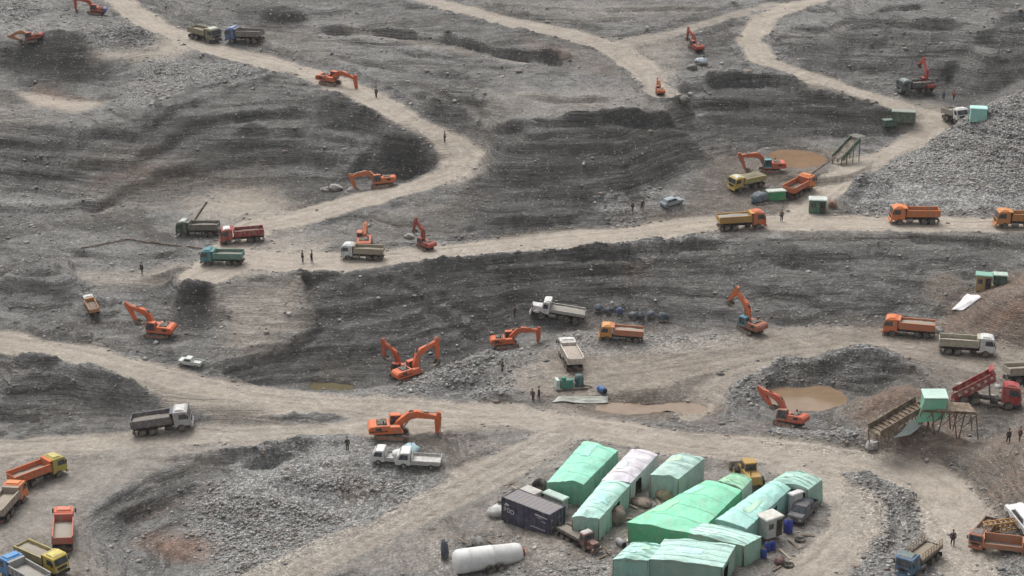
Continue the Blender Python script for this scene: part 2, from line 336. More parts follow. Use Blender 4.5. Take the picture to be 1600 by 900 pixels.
# ------------------------------------------------------------------ cut ledges and tipped heaps, as real relief
LEDGES = [  # trace of the cut, drop in metres, reach
 ([(0,326),(60,330),(120,322),(150,325),(175,312),(205,290),(240,280),(275,268),(310,250),(350,235),(400,225),(440,222)], .9, 2.2),
 ([(155,258),(210,254),(240,235),(270,220),(300,205),(340,190),(400,180),(440,178),(500,185),(560,195)], .9, 2.0),
 ([(250,192),(290,165),(330,150),(380,138),(412,126)], .9, 2.0), ([(255,190),(256,210),(270,222)], .5, 1.2),
 ([(300,270),(350,256),(400,247),(470,242),(520,252)], .8, 1.8), ([(380,205),(450,205),(520,216),(590,232),(640,236)], .8, 1.6),
 ([(-20,222),(60,228),(130,218),(160,208),(200,215)], .7, 2.0), ([(0,270),(80,276),(120,270)], .5, 1.5), ([(290,150),(340,130),(410,112)], .6, 1.6),
 ([(420,104),(470,114),(520,146)], .8, 1.6), ([(545,150),(600,176),(650,204),(688,232)], 2.0, 1.4),
 ([(560,262),(580,240),(640,238),(684,246),(690,262)], 1.1, 1.4),
 ([(1190,392),(1260,401),(1330,407),(1380,420),(1420,420)], .8, 1.6), ([(1230,408),(1300,421),(1360,432),(1425,447)], .8, 1.5), ([(1430,372),(1520,376),(1620,388)], .7, 1.2), ([(1490,414),(1540,419)], .6, 1.0),
 ([(1070,408),(1140,430),(1190,455),(1300,480),(1380,485)], .6, 1.5), ([(640,452),(700,500),(745,532)], .8, 1.6), ([(700,470),(760,500),(775,525)], .6, 1.2),
 ([(880,472),(1000,482),(1150,500),(1250,504)], .9, 1.4), ([(475,438),(482,470),(500,505),(470,540),(400,560)], .9, 1.5), ([(560,440),(640,430),(760,425),(860,430),(980,420)], .5, 1.6), ([(540,480),(620,470),(700,475),(820,460),(930,452),(1050,450)], .5, 1.6), ([(430,560),(520,540),(600,545)], .6, 1.4),
 ([(780,240),(880,235),(1000,250)], .3, 1.6), ([(760,290),(850,275),(960,280),(1040,270)], .3, 1.6), ([(780,330),(870,315),(960,318)], .3, 1.6), ([(770,205),(850,191),(940,188),(1045,188)], 1.7, 1.5), ([(700,360),(800,350),(880,345)], .5, 1.4),
 ([(1112,126),(1200,124),(1270,136),(1400,170)], 2.2, 1.4), ([(480,436),(600,423),(800,407),(1000,390),(1150,380),(1200,377)], 1.5, 1.2), ([(1480,318),(1340,320),(1400,252),(1470,212)], -.6, 1.0), ([(1112,165),(1250,172),(1400,190)], .6, 1.4), ([(1112,190),(1250,196),(1380,204)], .5, 1.2),
 ([(520,48),(600,51),(680,62),(760,78),(860,98)], 1.8, 1.6), ([(510,62),(600,72),(700,92),(800,112)], .6, 1.8), ([(820,150),(880,158),(940,155)], .7, 1.6), ([(540,90),(640,112),(720,120)], .6, 1.8), ([(660,150),(720,160),(760,178)], .6, 1.5), ([(640,10),(760,20),(860,40)], .6, 1.6), ([(760,14),(900,16),(1100,14)], .7, 1.4),
 ([(1240,12),(1300,16)], .9, 1.4), ([(1380,18),(1430,10)], .9, 1.6), ([(1250,45),(1310,44),(1370,38)], .8, 1.6), ([(1440,45),(1490,52)], .9, 1.4), ([(1310,102),(1400,106)], .8, 1.4), ([(1620,25),(1550,58),(1510,90),(1480,118)], 1.4, 1.8), ([(1600,95),(1545,120)], .8, 1.4), ([(1240,70),(1255,100),(1280,118)], .6, 1.2),
 ([(-10,566),(50,590),(105,572),(180,582),(250,602),(280,618)], .9, 1.4), ([(120,396),(160,401),(260,400)], .7, 1.4), ([(-10,436),(60,424),(95,440)], .9, 1.6), ([(0,462),(70,470)], .5, 1.4), ([(200,444),(250,436),(305,424)], 1.0, 1.2), ([(268,482),(330,470),(350,490)], 1.1, 1.1),
 ([(200,808),(260,782),(300,765),(340,750),(380,740),(470,708)], .9, 1.2), ([(145,805),(240,750),(330,718),(470,692)], .9, 1.2), ([(480,640),(560,644)], .5, 1.2),
 ([(1335,612),(1372,622),(1400,645)], .9, 1.2), ([(1290,572),(1350,568),(1430,578),(1455,600)], 1.0, 1.3), ([(1480,492),(1530,476),(1620,448)], .9, 1.2), ([(1500,514),(1550,498),(1620,468)], .9, 1.1), ([(1470,482),(1500,462),(1545,440)], .8, 1.2), ([(1500,430),(1560,425),(1620,410)], .6, 1.2),
 ([(1515,785),(1560,742),(1620,690)], .7, 1.2), ([(1500,745),(1550,705),(1600,670)], .6, 1.2), ([(1380,800),(1420,780),(1460,775)], .6, 1.0), ([(1340,830),(1400,800)], .5, 1.0),
 ([(880,600),(1000,588),(1100,572),(1300,548)], .25, .7), ([(930,612),(1050,600),(1130,585)], .25, .7), ([(620,606),(690,590),(780,560),(850,532)], -.5, 1.0),
]
HEAPS = [  # foot of a tipped heap: u, v, radius, height, kind
 (430,44,5,2.4,'d'),(80,120,8,2.2,'d'),(180,78,7,2.6,'c'),(215,60,5,1.6,'c'),(1185,628,4.2,1.7,'c'),(1215,590,4,1.2,'c'),(1345,585,6,1.5,'g'),(1398,676,7,2.2,'m'),(1490,676,5,1.3,'m'),(1430,640,5,1.6,'d'),(1445,706,6,2.2,'m'),(1395,712,4,1.4,'m'),
 (1350,305,5,2,'c'),(1002,636,2.6,.6,'d'),(905,538,3.2,1.2,'c'),(945,541,3.0,1.2,'c'),(985,540,2.6,.8,'c'),(700,604,4.5,1.6,'c'),(760,582,4.5,1.5,'c'),(655,612,3.5,1.0,'c'),(150,492,3.4,1.4,'g'),(60,478,6,2.2,'g'),(40,440,6,2.6,'g'),(95,462,4,1.2,'g'),
 (1140,290,4,1.4,'d'),(1100,300,3.5,1.1,'g'),(50,622,5,1.5,'g'),(140,622,5,1.6,'g'),(215,630,4,1.2,'g'),(20,640,4,1.2,'g'),(430,648,5,1.2,'g'),(490,652,4,.9,'g'),(400,640,3.5,.9,'g'),(560,190,4,1.2,'g'),(720,175,6,1.8,'g'),(860,90,4.5,1.6,'d'),(1060,175,3.5,1.3,'g'),
 (820,600,3.0,.9,'c'),(770,628,3,.8,'c'),(1240,690,3.5,.9,'c'),(1310,700,3.5,1.0,'c'),(1350,760,4,.9,'c'),(1420,790,4,1.2,'c'),(540,770,8,1.2,'c'),(440,800,9,1.5,'c'),(360,800,5,1.0,'c'),(250,120,5,1.0,'c'),(350,120,5,.8,'c'),(1010,400,3,.6,'c'),(620,360,4,1.1,'g'),(660,400,2.2,.8,'m'),(640,398,2.0,.7,'m'),
 (1560,480,4,1.4,'m'),(1590,520,4,1.3,'m'),(1480,470,3.5,1.2,'m'),(1560,720,5,1.5,'m'),(1590,880,4,.9,'m'),(1040,325,4,.9,'c'),(970,350,4,.8,'c'),(1200,285,3,.9,'d'),(300,490,3,1.2,'d'),(1470,560,2.4,.6,'m'),(740,860,3,.7,'g'),(860,885,5,1.0,'m'),
 (1540,135,5,2.0,'g'),(1570,60,6,2.2,'g'),(1470,85,6,1.6,'g'),(1340,70,6,1.6,'g'),(1310,250,4,.8,'m'),(590,620,2.6,.7,'g'),(470,310,3,.8,'g'),(105,15,6,2.0,'g'),(20,25,6,2.0,'c'),
]
for tr, drop, reach in LEDGES:
    q = []
    W = [hit(*p) for p in tr]
    for a, b in zip(W, W[1:]):
        n_ = max(1, int(math.dist(a[:2], b[:2])/2)); q += [tuple(a[j]+(b[j]-a[j])*k/n_ for j in range(3)) for k in range(n_)]
    q.append(W[-1]); D, _z = road_field(np.array(q), reach*3+1)
    A = np.abs(D); near_ = A < reach*3
    # which side is downhill: the traces run roughly across the view, the viewer's side is the low one
    dx_ = q[-1][0]-q[0][0]; sgn = np.sign(D)*(1 if dx_ > 0 else -1)      # + = far side
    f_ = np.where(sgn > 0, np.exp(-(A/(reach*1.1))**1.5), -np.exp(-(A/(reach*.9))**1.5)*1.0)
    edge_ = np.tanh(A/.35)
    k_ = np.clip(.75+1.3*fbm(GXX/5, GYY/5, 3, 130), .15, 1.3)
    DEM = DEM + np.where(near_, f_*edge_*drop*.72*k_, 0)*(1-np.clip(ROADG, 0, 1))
    lip_shade = np.exp(-((D*(1 if dx_ > 0 else -1)+.25*reach)/(.26*reach+.1))**2)*near_
    DARK = np.maximum(DARK, lip_shade*.85*min(1, drop)*np.clip(k_, 0, 1)*(1-np.clip(ROADG*1.3, 0, 1)))  # shade below the ledge edge, painted into the ground colour
for u, v, r_, h_, kd in HEAPS:
    x_, y_, z_ = hit(u, v); d_ = np.hypot(GXX-x_, (GYY-y_-r_*.5)*1.0)*(1+.35*fbm(GXX/3, GYY/3, 2, int(u)))
    g_ = np.clip(1-d_/r_, 0, 1)*(1-np.clip(ROADG, 0, 1)); DEM = DEM + h_*(g_*1.15-.15*g_*g_)
    if kd in 'dcm':
        A_ = {'d': DARK, 'c': COB, 'm': MUD}[kd]; A_[:] = np.maximum(A_, np.clip(g_*2.5, 0, 1)*{'d': .9, 'c': .7, 'm': .9}[kd])
    if kd != 'd': DARK = DARK*(1-.5*np.clip(g_*2, 0, 1))
    if kd != 'm': TAN = TAN*(1-.7*np.clip(g_*2, 0, 1))
ROADM = np.maximum(ROADM, 0)

def surf(x, y):
    """final ground height with its lumps, ledges and gullies"""
    z = dem(x, y)
    gxv = (dem(x+1, y)-dem(x-1, y))/2; gyv = (dem(x, y+1)-dem(x, y-1))/2
    sl = np.hypot(gxv, gyv)
    rd = dem(x, y, ROADG); flat = np.clip(dem(x, y, FLAT), 0, 1)
    amp = (1-.93*np.clip(rd, 0, 1))*(1-.9*flat)
    st = np.clip((sl-.12)/.35, 0, 1)
    n1 = fbm(x/9, y/9, 3, 21); n2 = fbm(x/2.6, y/2.6, 4, 31, .58); n3 = 1-2*np.abs(fbm(x/4.2+z*.15, y/6, 3, 41))
    rill = fbm(x/1.3+.5*n1, y/9, 3, 101)
    zz = z + amp*(.3*rill*st + .5*n1*(.3+st) + .26*n2*(.35+.65*st) + .22*(n3-.7)*st)
    # bench-like ledges following the beds, broken up along their length
    bed = zz*.52 + 1.2*fbm(x/30, y/30, 3, 51) + .12*fbm(x/5, y/5, 3, 53)
    keep = np.clip(.45+1.7*fbm(x/15, y/15, 2, 58), 0, 1); keep2 = np.clip(.4+2*fbm(x/9, y/9, 2, 59), 0, 1)
    b1 = np.abs(((bed) % 1)*2-1)-.5; b2 = np.abs(((bed*2.7+.3) % 1)*2-1)-.5
    zz = zz + amp*st*(.5*keep*b1 + .3*keep2*b2 + .5*vnoise(x/12, bed*3.1, 71))
    bk = dem(x, y, BERM)*(1-.9*flat)*(1-np.clip(rd*1.5, 0, 1)); zz = zz + bk*np.clip(.25+1.2*fbm(x/2.2, y/2.2, 3, 81), 0, .8)
    zz = zz + amp*(.04*fbm(x/.5, y/.5, 2, 61) + .07*fbm(x/1.1, y/1.1, 2, 63)*(.5+dem(x, y, COB)))
    zz = zz - .1*dem(x, y, RUT)*np.clip(rd, 0, 1)
    return zz
FLAT = np.clip(MUD*.75 + TAN*.8, 0, 1)
for u, v, r in [(320,62,4),(384,66,4),(311,368,4),(379,378,4),(349,412,4),(567,405,4),(1158,357,4.5),(1428,348,4.5),(1590,355,4.5),(1166,294,4.5),(1247,303,4.5),(1492,192,4.5),(1428,146,5),
    (872,500,4.5),(891,568,4.5),(970,530,4.5),(1420,524,4.5),(1510,553,4.5),(1540,634,5),(256,673,5),(60,752,4.5),(13,800,5),(99,843,5),(68,900,5),(28,926,5),(1545,850,4.5),(1440,905,4.5),(905,850,4),
    (52,62,3),(150,22,3),(516,131,3),(597,292,3),(571,389,3),(664,388,3),(247,524,3.2),(645,592,4),(628,588,4),(792,543,3.5),(612,683,4),(1232,666,3.5),(1203,268,3.5),(1087,78,3),(1446,140,3),(1172,518,3.5),
    (910,745,7),(960,790,7),(1050,745,6),(1080,800,9),(1170,800,9),(1245,770,6),(1130,850,8),(1050,880,8),(1000,880,6),(820,820,6),(770,875,6),(630,715,5),(1253,808,4),(1168,752,4)]:
    x_, y_, _ = hit(u, v); g_ = 1-sstep(r*.8, r*1.6, np.hypot(GXX-x_, GYY-y_)); FLAT = np.maximum(FLAT, g_)
DEM = DEM*(1-FLAT*.8) + blur(DEM, 3)*FLAT*.8
for M, zw in WMASK:      # basins hold their water: bed below, banks above
    b_ = blur(M.astype(float), 3.0); w_ = blur(M.astype(float), 7.0)
    DEM = np.where((b_ <= .5) & (w_ > .02), np.maximum(DEM, zw+.08+.5*(.5-b_)), DEM)
    DEM = np.where(b_ > .5, np.minimum(DEM, zw-.9*(b_-.5)+.03), DEM); FLAT = np.maximum(FLAT, np.clip(w_*2, 0, .85)); DARK = np.maximum(DARK, .6*np.exp(-((b_-.4)/.16)**2)*(1+fbm(GXX/2, GYY/2, 2, 140)))
# ------------------------------------------------------------------ node helpers
def newmat(name):
    m = bpy.data.materials.new(name); m.use_nodes = True
    n = m.node_tree.nodes; return m, n, m.node_tree.links, n['Principled BSDF']
def mixc(n, l, f, a, b, blend='MIX'):
    x = n.new('ShaderNodeMix'); x.data_type = 'RGBA'; x.blend_type = blend; x.clamp_factor = True
    for s, v in ((x.inputs[0], f), (x.inputs[6], a), (x.inputs[7], b)):
        if isinstance(v, (int, float)): s.default_value = v
        elif isinstance(v, tuple): s.default_value = (*v, 1)
        else: l.new(v, s)
    return x.outputs[2]
def mth(n, l, op, a, b=0.0, c=None, clamp=False):
    x = n.new('ShaderNodeMath'); x.operation = op; x.use_clamp = clamp
    for s, v in zip(x.inputs, (a, b, c if c is not None else 0.0)):
        if isinstance(v, (int, float)): s.default_value = v
        else: l.new(v, s)
    return x.outputs[0]
def rampv(n, l, v, a, b):
    x = n.new('ShaderNodeMapRange'); x.clamp = True
    l.new(v, x.inputs[0]); x.inputs[1].default_value = a; x.inputs[2].default_value = b
    return x.outputs[0]
def noise(n, l, co, sc, det=4, rough=.55, dist=0):
    x = n.new('ShaderNodeTexNoise'); l.new(co, x.inputs['Vector']); x.inputs['Scale'].default_value = sc
    x.inputs['Detail'].default_value = det; x.inputs['Roughness'].default_value = rough; x.inputs['Distortion'].default_value = dist
    return x.outputs[0]

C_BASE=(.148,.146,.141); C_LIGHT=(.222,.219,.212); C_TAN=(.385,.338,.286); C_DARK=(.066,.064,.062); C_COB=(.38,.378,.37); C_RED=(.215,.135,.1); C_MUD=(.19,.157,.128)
def ground_material():
    m, n, l, b = newmat('quarry_ground')
    geo = n.new('ShaderNodeNewGeometry'); pos = geo.outputs['Position']
    a1 = n.new('ShaderNodeAttribute'); a1.attribute_name = 'soil_shade_a'; a2 = n.new('ShaderNodeAttribute'); a2.attribute_name = 'soil_b'
    s1 = n.new('ShaderNodeSeparateColor'); l.new(a1.outputs['Color'], s1.inputs[0]); s2 = n.new('ShaderNodeSeparateColor'); l.new(a2.outputs['Color'], s2.inputs[0])
    tan, cob, dark = s1.outputs; red, mud, rut = s2.outputs
    nb = noise(n, l, pos, .055, 5, .6); nm = noise(n, l, pos, .35, 5, .65, .6); nf = noise(n, l, pos, 2.2, 5, .7); nff = noise(n, l, pos, 6.0, 3, .7)
    # beds: strongly stretched sideways, thin in height
    mp = n.new('ShaderNodeMapping'); l.new(pos, mp.inputs[0]); mp.inputs['Scale'].default_value = (.035, .035, .85)
    bed = noise(n, l, mp.outputs[0], 1.0, 6, .68, .8)
    mp2 = n.new('ShaderNodeMapping'); l.new(pos, mp2.inputs[0]); mp2.inputs['Scale'].default_value = (.09, .09, 2.6)
    bed2 = noise(n, l, mp2.outputs[0], 1.0, 5, .7, 1.2)
    # stones: size classes
    v1 = n.new('ShaderNodeTexVoronoi'); l.new(pos, v1.inputs['Vector']); v1.inputs['Scale'].default_value = 3.6
    v2 = n.new('ShaderNodeTexVoronoi'); l.new(pos, v2.inputs['Vector']); v2.inputs['Scale'].default_value = 8.0
    sc1 = n.new('ShaderNodeSeparateColor'); l.new(v1.outputs['Color'], sc1.inputs[0]); sc2 = n.new('ShaderNodeSeparateColor'); l.new(v2.outputs['Color'], sc2.inputs[0])
    edge1 = rampv(n, l, v1.outputs['Distance'], .62, .25)
    edge2 = rampv(n, l, v2.outputs['Distance'], .62, .25)
    base = mixc(n, l, rampv(n, l, nb, .35, .68), C_BASE, C_LIGHT)
    base = mixc(n, l, mth(n, l, 'MULTIPLY', rampv(n, l, bed, .47, .41), .8), base, (.078,.074,.069))
    base = mixc(n, l, mth(n, l, 'MULTIPLY', rampv(n, l, bed2, .54, .66), .45), base, (.30,.285,.262))
    base = mixc(n, l, mth(n, l, 'MULTIPLY', rampv(n, l, bed2, .44, .39), .7), base, (.07,.067,.063))
    base = mixc(n, l, mth(n, l, 'MULTIPLY', rampv(n, l, nm, .56, .72), .22), base, (.21,.165,.135))
    mp3 = n.new('ShaderNodeMapping'); l.new(pos, mp3.inputs[0]); mp3.inputs['Scale'].default_value = (.45, .45, 5.5)
    bed3 = noise(n, l, mp3.outputs[0], 1.0, 6, .75, .6)
    mottle = mth(n, l, 'MULTIPLY', mth(n, l, 'MULTIPLY_ADD', nf, 1.6, .22), mth(n, l, 'MULTIPLY_ADD', bed3, 2.2, -.08))
    def jit(mask, k=.55):     # break up the mask's edge
        e = mth(n, l, 'SUBTRACT', mth(n, l, 'ADD', nm, mth(n, l, 'MULTIPLY', nf, .5)), .75)
        r = mth(n, l, 'MULTIPLY_ADD', e, k*2.4, mask)
        r = mth(n, l, 'MULTIPLY', r, rampv(n, l, mask, .02, .2))
        return mth(n, l, 'MULTIPLY', r, 1.0, clamp=True)
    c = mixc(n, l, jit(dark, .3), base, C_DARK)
    c = mixc(n, l, mth(n, l, 'MULTIPLY', jit(mud), .8), c, C_MUD)
    c = mixc(n, l, mth(n, l, 'MULTIPLY', jit(cob), .6), c, C_COB)
    c = mixc(n, l, mth(n, l, 'MULTIPLY', jit(red), .8), c, C_RED)
    c = mixc(n, l, mth(n, l, 'MULTIPLY', jit(tan, .25), .9), c, C_TAN)
    # wheel tracks
    c = mixc(n, l, mth(n, l, 'MULTIPLY', rampv(n, l, rut, .5, 1.0), .35), c, (.43,.38,.32))
    c = mixc(n, l, mth(n, l, 'MULTIPLY', rampv(n, l, rut, .5, 0.1), .65), c, (.19,.16,.13))
    # traffic streaks and damp patches on what is dusty
    dmp = mth(n, l, 'MULTIPLY', mth(n, l, 'MULTIPLY', rampv(n, l, noise(n, l, pos, .16, 5, .65, 1.2), .5, .68), tan), .45)
    c = mixc(n, l, dmp, c, (.215,.185,.155))
    # mottling and pebbles
    soft = mth(n, l, 'SUBTRACT', 1.0, mth(n, l, 'MULTIPLY', tan, .62), clamp=True)
    g = n.new('ShaderNodeMix'); g.data_type = 'FLOAT'; l.new(soft, g.inputs[0]); g.inputs[2].default_value = 1; l.new(mottle, g.inputs[3])
    peb = mth(n, l, 'MULTIPLY_ADD', sc1.outputs[0], .9, .55); peb2 = mth(n, l, 'MULTIPLY_ADD', sc2.outputs[1], .7, .65)
    pb = mth(n, l, 'MULTIPLY', mth(n, l, 'MULTIPLY', peb, peb2), mth(n, l, 'MULTIPLY_ADD', edge1, .35, .7))
    cobw = mth(n, l, 'MULTIPLY_ADD', cob, .8, mth(n, l, 'MULTIPLY', soft, .2), clamp=True)
    g2 = n.new('ShaderNodeMix'); g2.data_type = 'FLOAT'; l.new(cobw, g2.inputs[0]); g2.inputs[2].default_value = 1; l.new(pb, g2.inputs[3])
    k = mth(n, l, 'MULTIPLY', g.outputs[0], g2.outputs[0])
    vm = n.new('ShaderNodeVectorMath'); vm.operation = 'SCALE'; l.new(c, vm.inputs[0]); l.new(k, vm.inputs['Scale'])
    # sparse pale stones
    spark = mth(n, l, 'MULTIPLY', mth(n, l, 'GREATER_THAN', sc1.outputs[1], .93), mth(n, l, 'MULTIPLY', edge1, soft))
    c = mixc(n, l, mth(n, l, 'MULTIPLY', spark, .5), vm.outputs[0], (.45,.44,.42))
    l.new(c, b.inputs['Base Color']); b.inputs['Roughness'].default_value = .95; b.inputs['Specular IOR Level'].default_value = .15
    h = mth(n, l, 'ADD', mth(n, l, 'MULTIPLY', nf, .22), mth(n, l, 'MULTIPLY', nff, .10))
    h = mth(n, l, 'ADD', h, mth(n, l, 'MULTIPLY', edge1, .09)); h = mth(n, l, 'ADD', h, mth(n, l, 'MULTIPLY', edge2, .07))
    h = mth(n, l, 'MULTIPLY', h, mth(n, l, 'MULTIPLY_ADD', soft, .85, .12))
    h = mth(n, l, 'ADD', h, mth(n, l, 'MULTIPLY', bed2, .5))
    bp = n.new('ShaderNodeBump'); bp.inputs['Strength'].default_value = 1; bp.inputs['Distance'].default_value = .8
    l.new(h, bp.inputs['Height']); l.new(bp.outputs[0], b.inputs['Normal'])
    return m
MG = ground_material()

def build_ground():
    ncol, ys = 1240, [100.0]
    while ys[-1] < 820:
        y = ys[-1]; ys.append(y + (y*y/80*.00052 if y < 335 else max(.8, (y-330)*.06)))
    ys = np.array(ys); nrow = len(ys)
    tx = np.linspace(-.42, .42, ncol); tx = np.sign(tx)*np.where(np.abs(tx) < .36, np.abs(tx), .36+(np.abs(tx)-.36)*6)
    X = tx[None, :]*ys[:, None]; Y = np.repeat(ys[:, None], ncol, 1)
    Z = surf(X, Y)
    far = np.clip((Y-380)/200, 0, 1); Z = Z + far*50 + far*6*fbm(X/40, Y/40, 4, 77)
    V = np.stack([X, Y, Z], -1).reshape(-1, 3).astype(np.float32)
    i = np.arange(nrow-1)[:, None]*ncol + np.arange(ncol-1)[None, :]
    F = np.stack([i, i+1, i+1+ncol, i+ncol], -1).reshape(-1, 4)
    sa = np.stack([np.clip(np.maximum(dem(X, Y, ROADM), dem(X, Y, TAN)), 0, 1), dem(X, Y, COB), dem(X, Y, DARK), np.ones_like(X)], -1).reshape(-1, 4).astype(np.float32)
    sb = np.stack([dem(X, Y, RED), dem(X, Y, MUD), np.clip(.5+.3*dem(X, Y, RUT)*(dem(X, Y, ROADG) > .3), 0, 1), np.ones_like(X)], -1).reshape(-1, 4).astype(np.float32)
    rd = dem(X, Y, ROADG).reshape(-1)[F].mean(1) > .5
    for nm, sel in (('ground', ~rd), ('dirt_road', rd)):
        f = F[sel]; used, inv = np.unique(f.reshape(-1), return_inverse=True)
        me = bpy.data.meshes.new(nm); me.vertices.add(len(used)); me.vertices.foreach_set('co', V[used].reshape(-1))
        me.loops.add(f.size); me.loops.foreach_set('vertex_index', inv.astype(np.int32).reshape(-1))
        me.polygons.add(len(f)); me.polygons.foreach_set('loop_start', np.arange(0, f.size, 4, dtype=np.int32))
        me.polygons.foreach_set('use_smooth', np.ones(len(f), bool))
        me.update(calc_edges=True)
        for an, arr in (('soil_shade_a', sa), ('soil_b', sb)):
            at = me.color_attributes.new(an, 'FLOAT_COLOR', 'POINT'); at.data.foreach_set('color', arr[used].reshape(-1))
        me.materials.append(MG)
        o = bpy.data.objects.new(nm, me); COL.objects.link(o); o['kind'] = 'structure'
build_ground()

def water_material(col, rough):
    m, n, l, b = newmat('muddy_water'); geo = n.new('ShaderNodeNewGeometry')
    f = noise(n, l, geo.outputs['Position'], .5, 4, .6)
    c = mixc(n, l, rampv(n, l, f, .35, .65), col, tuple(k*.8 for k in col)); l.new(c, b.inputs['Base Color'])
    b.inputs['Roughness'].default_value = rough; b.inputs['IOR'].default_value = 1.33
    bp = n.new('ShaderNodeBump'); bp.inputs['Strength'].default_value = .25; bp.inputs['Distance'].default_value = .05
    l.new(noise(n, l, geo.outputs['Position'], 3, 3), bp.inputs['Height']); l.new(bp.outputs[0], b.inputs['Normal'])
    return m
WM = {'R': water_material((.24,.165,.105), .15), 'U': water_material((.25,.155,.09), .15), 'L': water_material((.12,.10,.055), .12), 'P': water_material((.23,.165,.115), .2)}
for nm, q, zw in WATER:
    W = [P(u, v, zw) for u, v in q]; cx = sum(p[0] for p in W)/len(W); cy = sum(p[1] for p in W)/len(W)
    bm = bmesh.new(); vs = [bm.verts.new((cx+(p[0]-cx)*1.06, cy+(p[1]-cy)*1.12, zw)) for p in W]; bm.faces.new(vs)
    bmesh.ops.recalc_face_normals(bm, faces=bm.faces)
    if bm.faces[:] and bm.faces[:][0].normal.z < 0: bmesh.ops.reverse_faces(bm, faces=bm.faces[:])
    me = bpy.data.meshes.new('muddy_water'); bm.to_mesh(me); me.materials.append(WM[nm])
    o = bpy.data.objects.new('muddy_water', me); COL.objects.link(o); o['kind'] = 'structure'
# ------------------------------------------------------------------ mesh helpers
class MB:
    def __init__(s): s.v = []; s.f = []; s.M = Matrix.Identity(4)
    def add(s, vs, fs):
        o = len(s.v); s.v += [tuple(s.M @ Vector(p)) for p in vs]; s.f += [tuple(i+o for i in f) for f in fs]; return s
    def box(s, x0, x1, y0, y1, z0, z1, tx=0, ty=0, tx0=None):
        """box; tx/ty pull the top in (tx0: pull of the -x end)"""
        a = tx if tx0 is None else tx0
        return s.add([(x0,y0,z0),(x1,y0,z0),(x1,y1,z0),(x0,y1,z0),(x0+a,y0+ty,z1),(x1-tx,y0+ty,z1),(x1-tx,y1-ty,z1),(x0+a,y1-ty,z1)],
                     [(3,2,1,0),(4,5,6,7),(0,1,5,4),(1,2,6,5),(2,3,7,6),(3,0,4,7)])
    def prism(s, prof, y0, y1, inset=0):
        """profile of (x, z) points pulled from y0 to y1"""
        n = len(prof); vs = [(x, y0, z) for x, z in prof]+[(x, y1, z) for x, z in prof]
        fs = [tuple(range(n)), tuple(range(2*n-1, n-1, -1))]+[(i, i+n, (i+1) % n+n, (i+1) % n) for i in range(n)]
        return s.add(vs, fs)
    def tube(s, p0, p1, r, n=8, r1=None):
        p0 = Vector(p0); p1 = Vector(p1); d = (p1-p0).normalized(); r1 = r if r1 is None else r1
        a = d.orthogonal().normalized(); b = d.cross(a)
        vs = []; 
        for p, rr in ((p0, r), (p1, r1)):
            for i in range(n):
                t = 2*math.pi*i/n; vs.append(tuple(p+(a*math.cos(t)+b*math.sin(t))*rr))
        return s.add(vs, [tuple(range(n-1, -1, -1)), tuple(range(n, 2*n))]+[(i, (i+1) % n, (i+1) % n+n, i+n) for i in range(n)])
    def beam(s, p0, p1, w, h):
        p0 = Vector(p0); p1 = Vector(p1); d = (p1-p0).normalized(); up = Vector((0,0,1))
        if abs(d.z) > .98: up = Vector((1,0,0))
        a = d.cross(up).normalized()*w/2; b = a.cross(d).normalized()*h/2
        vs = [tuple(p+x) for p in (p0, p1) for x in (-a-b, a-b, a+b, -a+b)]
        return s.add(vs, [(3,2,1,0),(4,5,6,7),(0,1,5,4),(1,2,6,5),(2,3,7,6),(3,0,4,7)])
    def lathe(s, prof, n=14, org=(0,0,0), axis='Z'):
        vs = []; k = len(prof)
        for r, h in prof:
            for i in range(n):
                t = 2*math.pi*i/n; c, q = r*math.cos(t), r*math.sin(t)
                p = {'Z': (c, q, h), 'X': (h, c, q), 'Y': (c, h, q)}[axis]
                vs.append(tuple(org[j]+p[j] for j in range(3)))
        fs = [tuple(range(n)), tuple(range((k-1)*n, k*n))]
        for j in range(k-1): fs += [(j*n+i, j*n+(i+1) % n, (j+1)*n+(i+1) % n, (j+1)*n+i) for i in range(n)]
        return s.add(vs, fs)
    def blob(s, c, rx, ry, rz, seed=0, jag=.18, n=10, m=6):
        r = random.Random(seed); vs = []
        for j in range(m+1):
            ph = math.pi*j/m
            for i in range(n):
                t = 2*math.pi*i/n; k = 1+r.uniform(-jag, jag)
                vs.append((c[0]+rx*k*math.sin(ph)*math.cos(t), c[1]+ry*k*math.sin(ph)*math.sin(t), c[2]+rz*(1 if j in (0, m) else k)*math.cos(ph)))
        fs = [(j*n+i, (j+1)*n+i, (j+1)*n+(i+1) % n, j*n+(i+1) % n) for j in range(m) for i in range(n)]
        return s.add(vs, fs)
    def build(s, name, mat, parent=None, smooth=False, bevel=0):
        me = bpy.data.meshes.new(name); me.from_pydata(s.v, [], s.f)
        bm = bmesh.new(); bm.from_mesh(me)
        bmesh.ops.remove_doubles(bm, verts=bm.verts, dist=1e-5) if smooth else None
        bmesh.ops.recalc_face_normals(bm, faces=bm.faces)
        if bevel: bmesh.ops.bevel(bm, geom=bm.edges[:], offset=bevel, segments=1, affect='EDGES', clamp_overlap=True)
        if smooth:
            for f in bm.faces: f.smooth = True
        bm.to_mesh(me); bm.free(); me.materials.append(mat)
        o = bpy.data.objects.new(name, me); COL.objects.link(o); o.parent = parent; return o
def thing(name, label, cat, loc=(0,0,0), rz=0, group=None, rot=None):
    o = bpy.data.objects.new(name, None); COL.objects.link(o); o.empty_display_size = .3
    o.location = loc; o.rotation_euler = rot if rot is not None else (0, 0, rz)
    o['label'] = label; o['category'] = cat
    if group: o['group'] = group
    return o
def tag(o, label, cat, group=None):
    o['label'] = label; o['category'] = cat
    if group: o['group'] = group
    return o

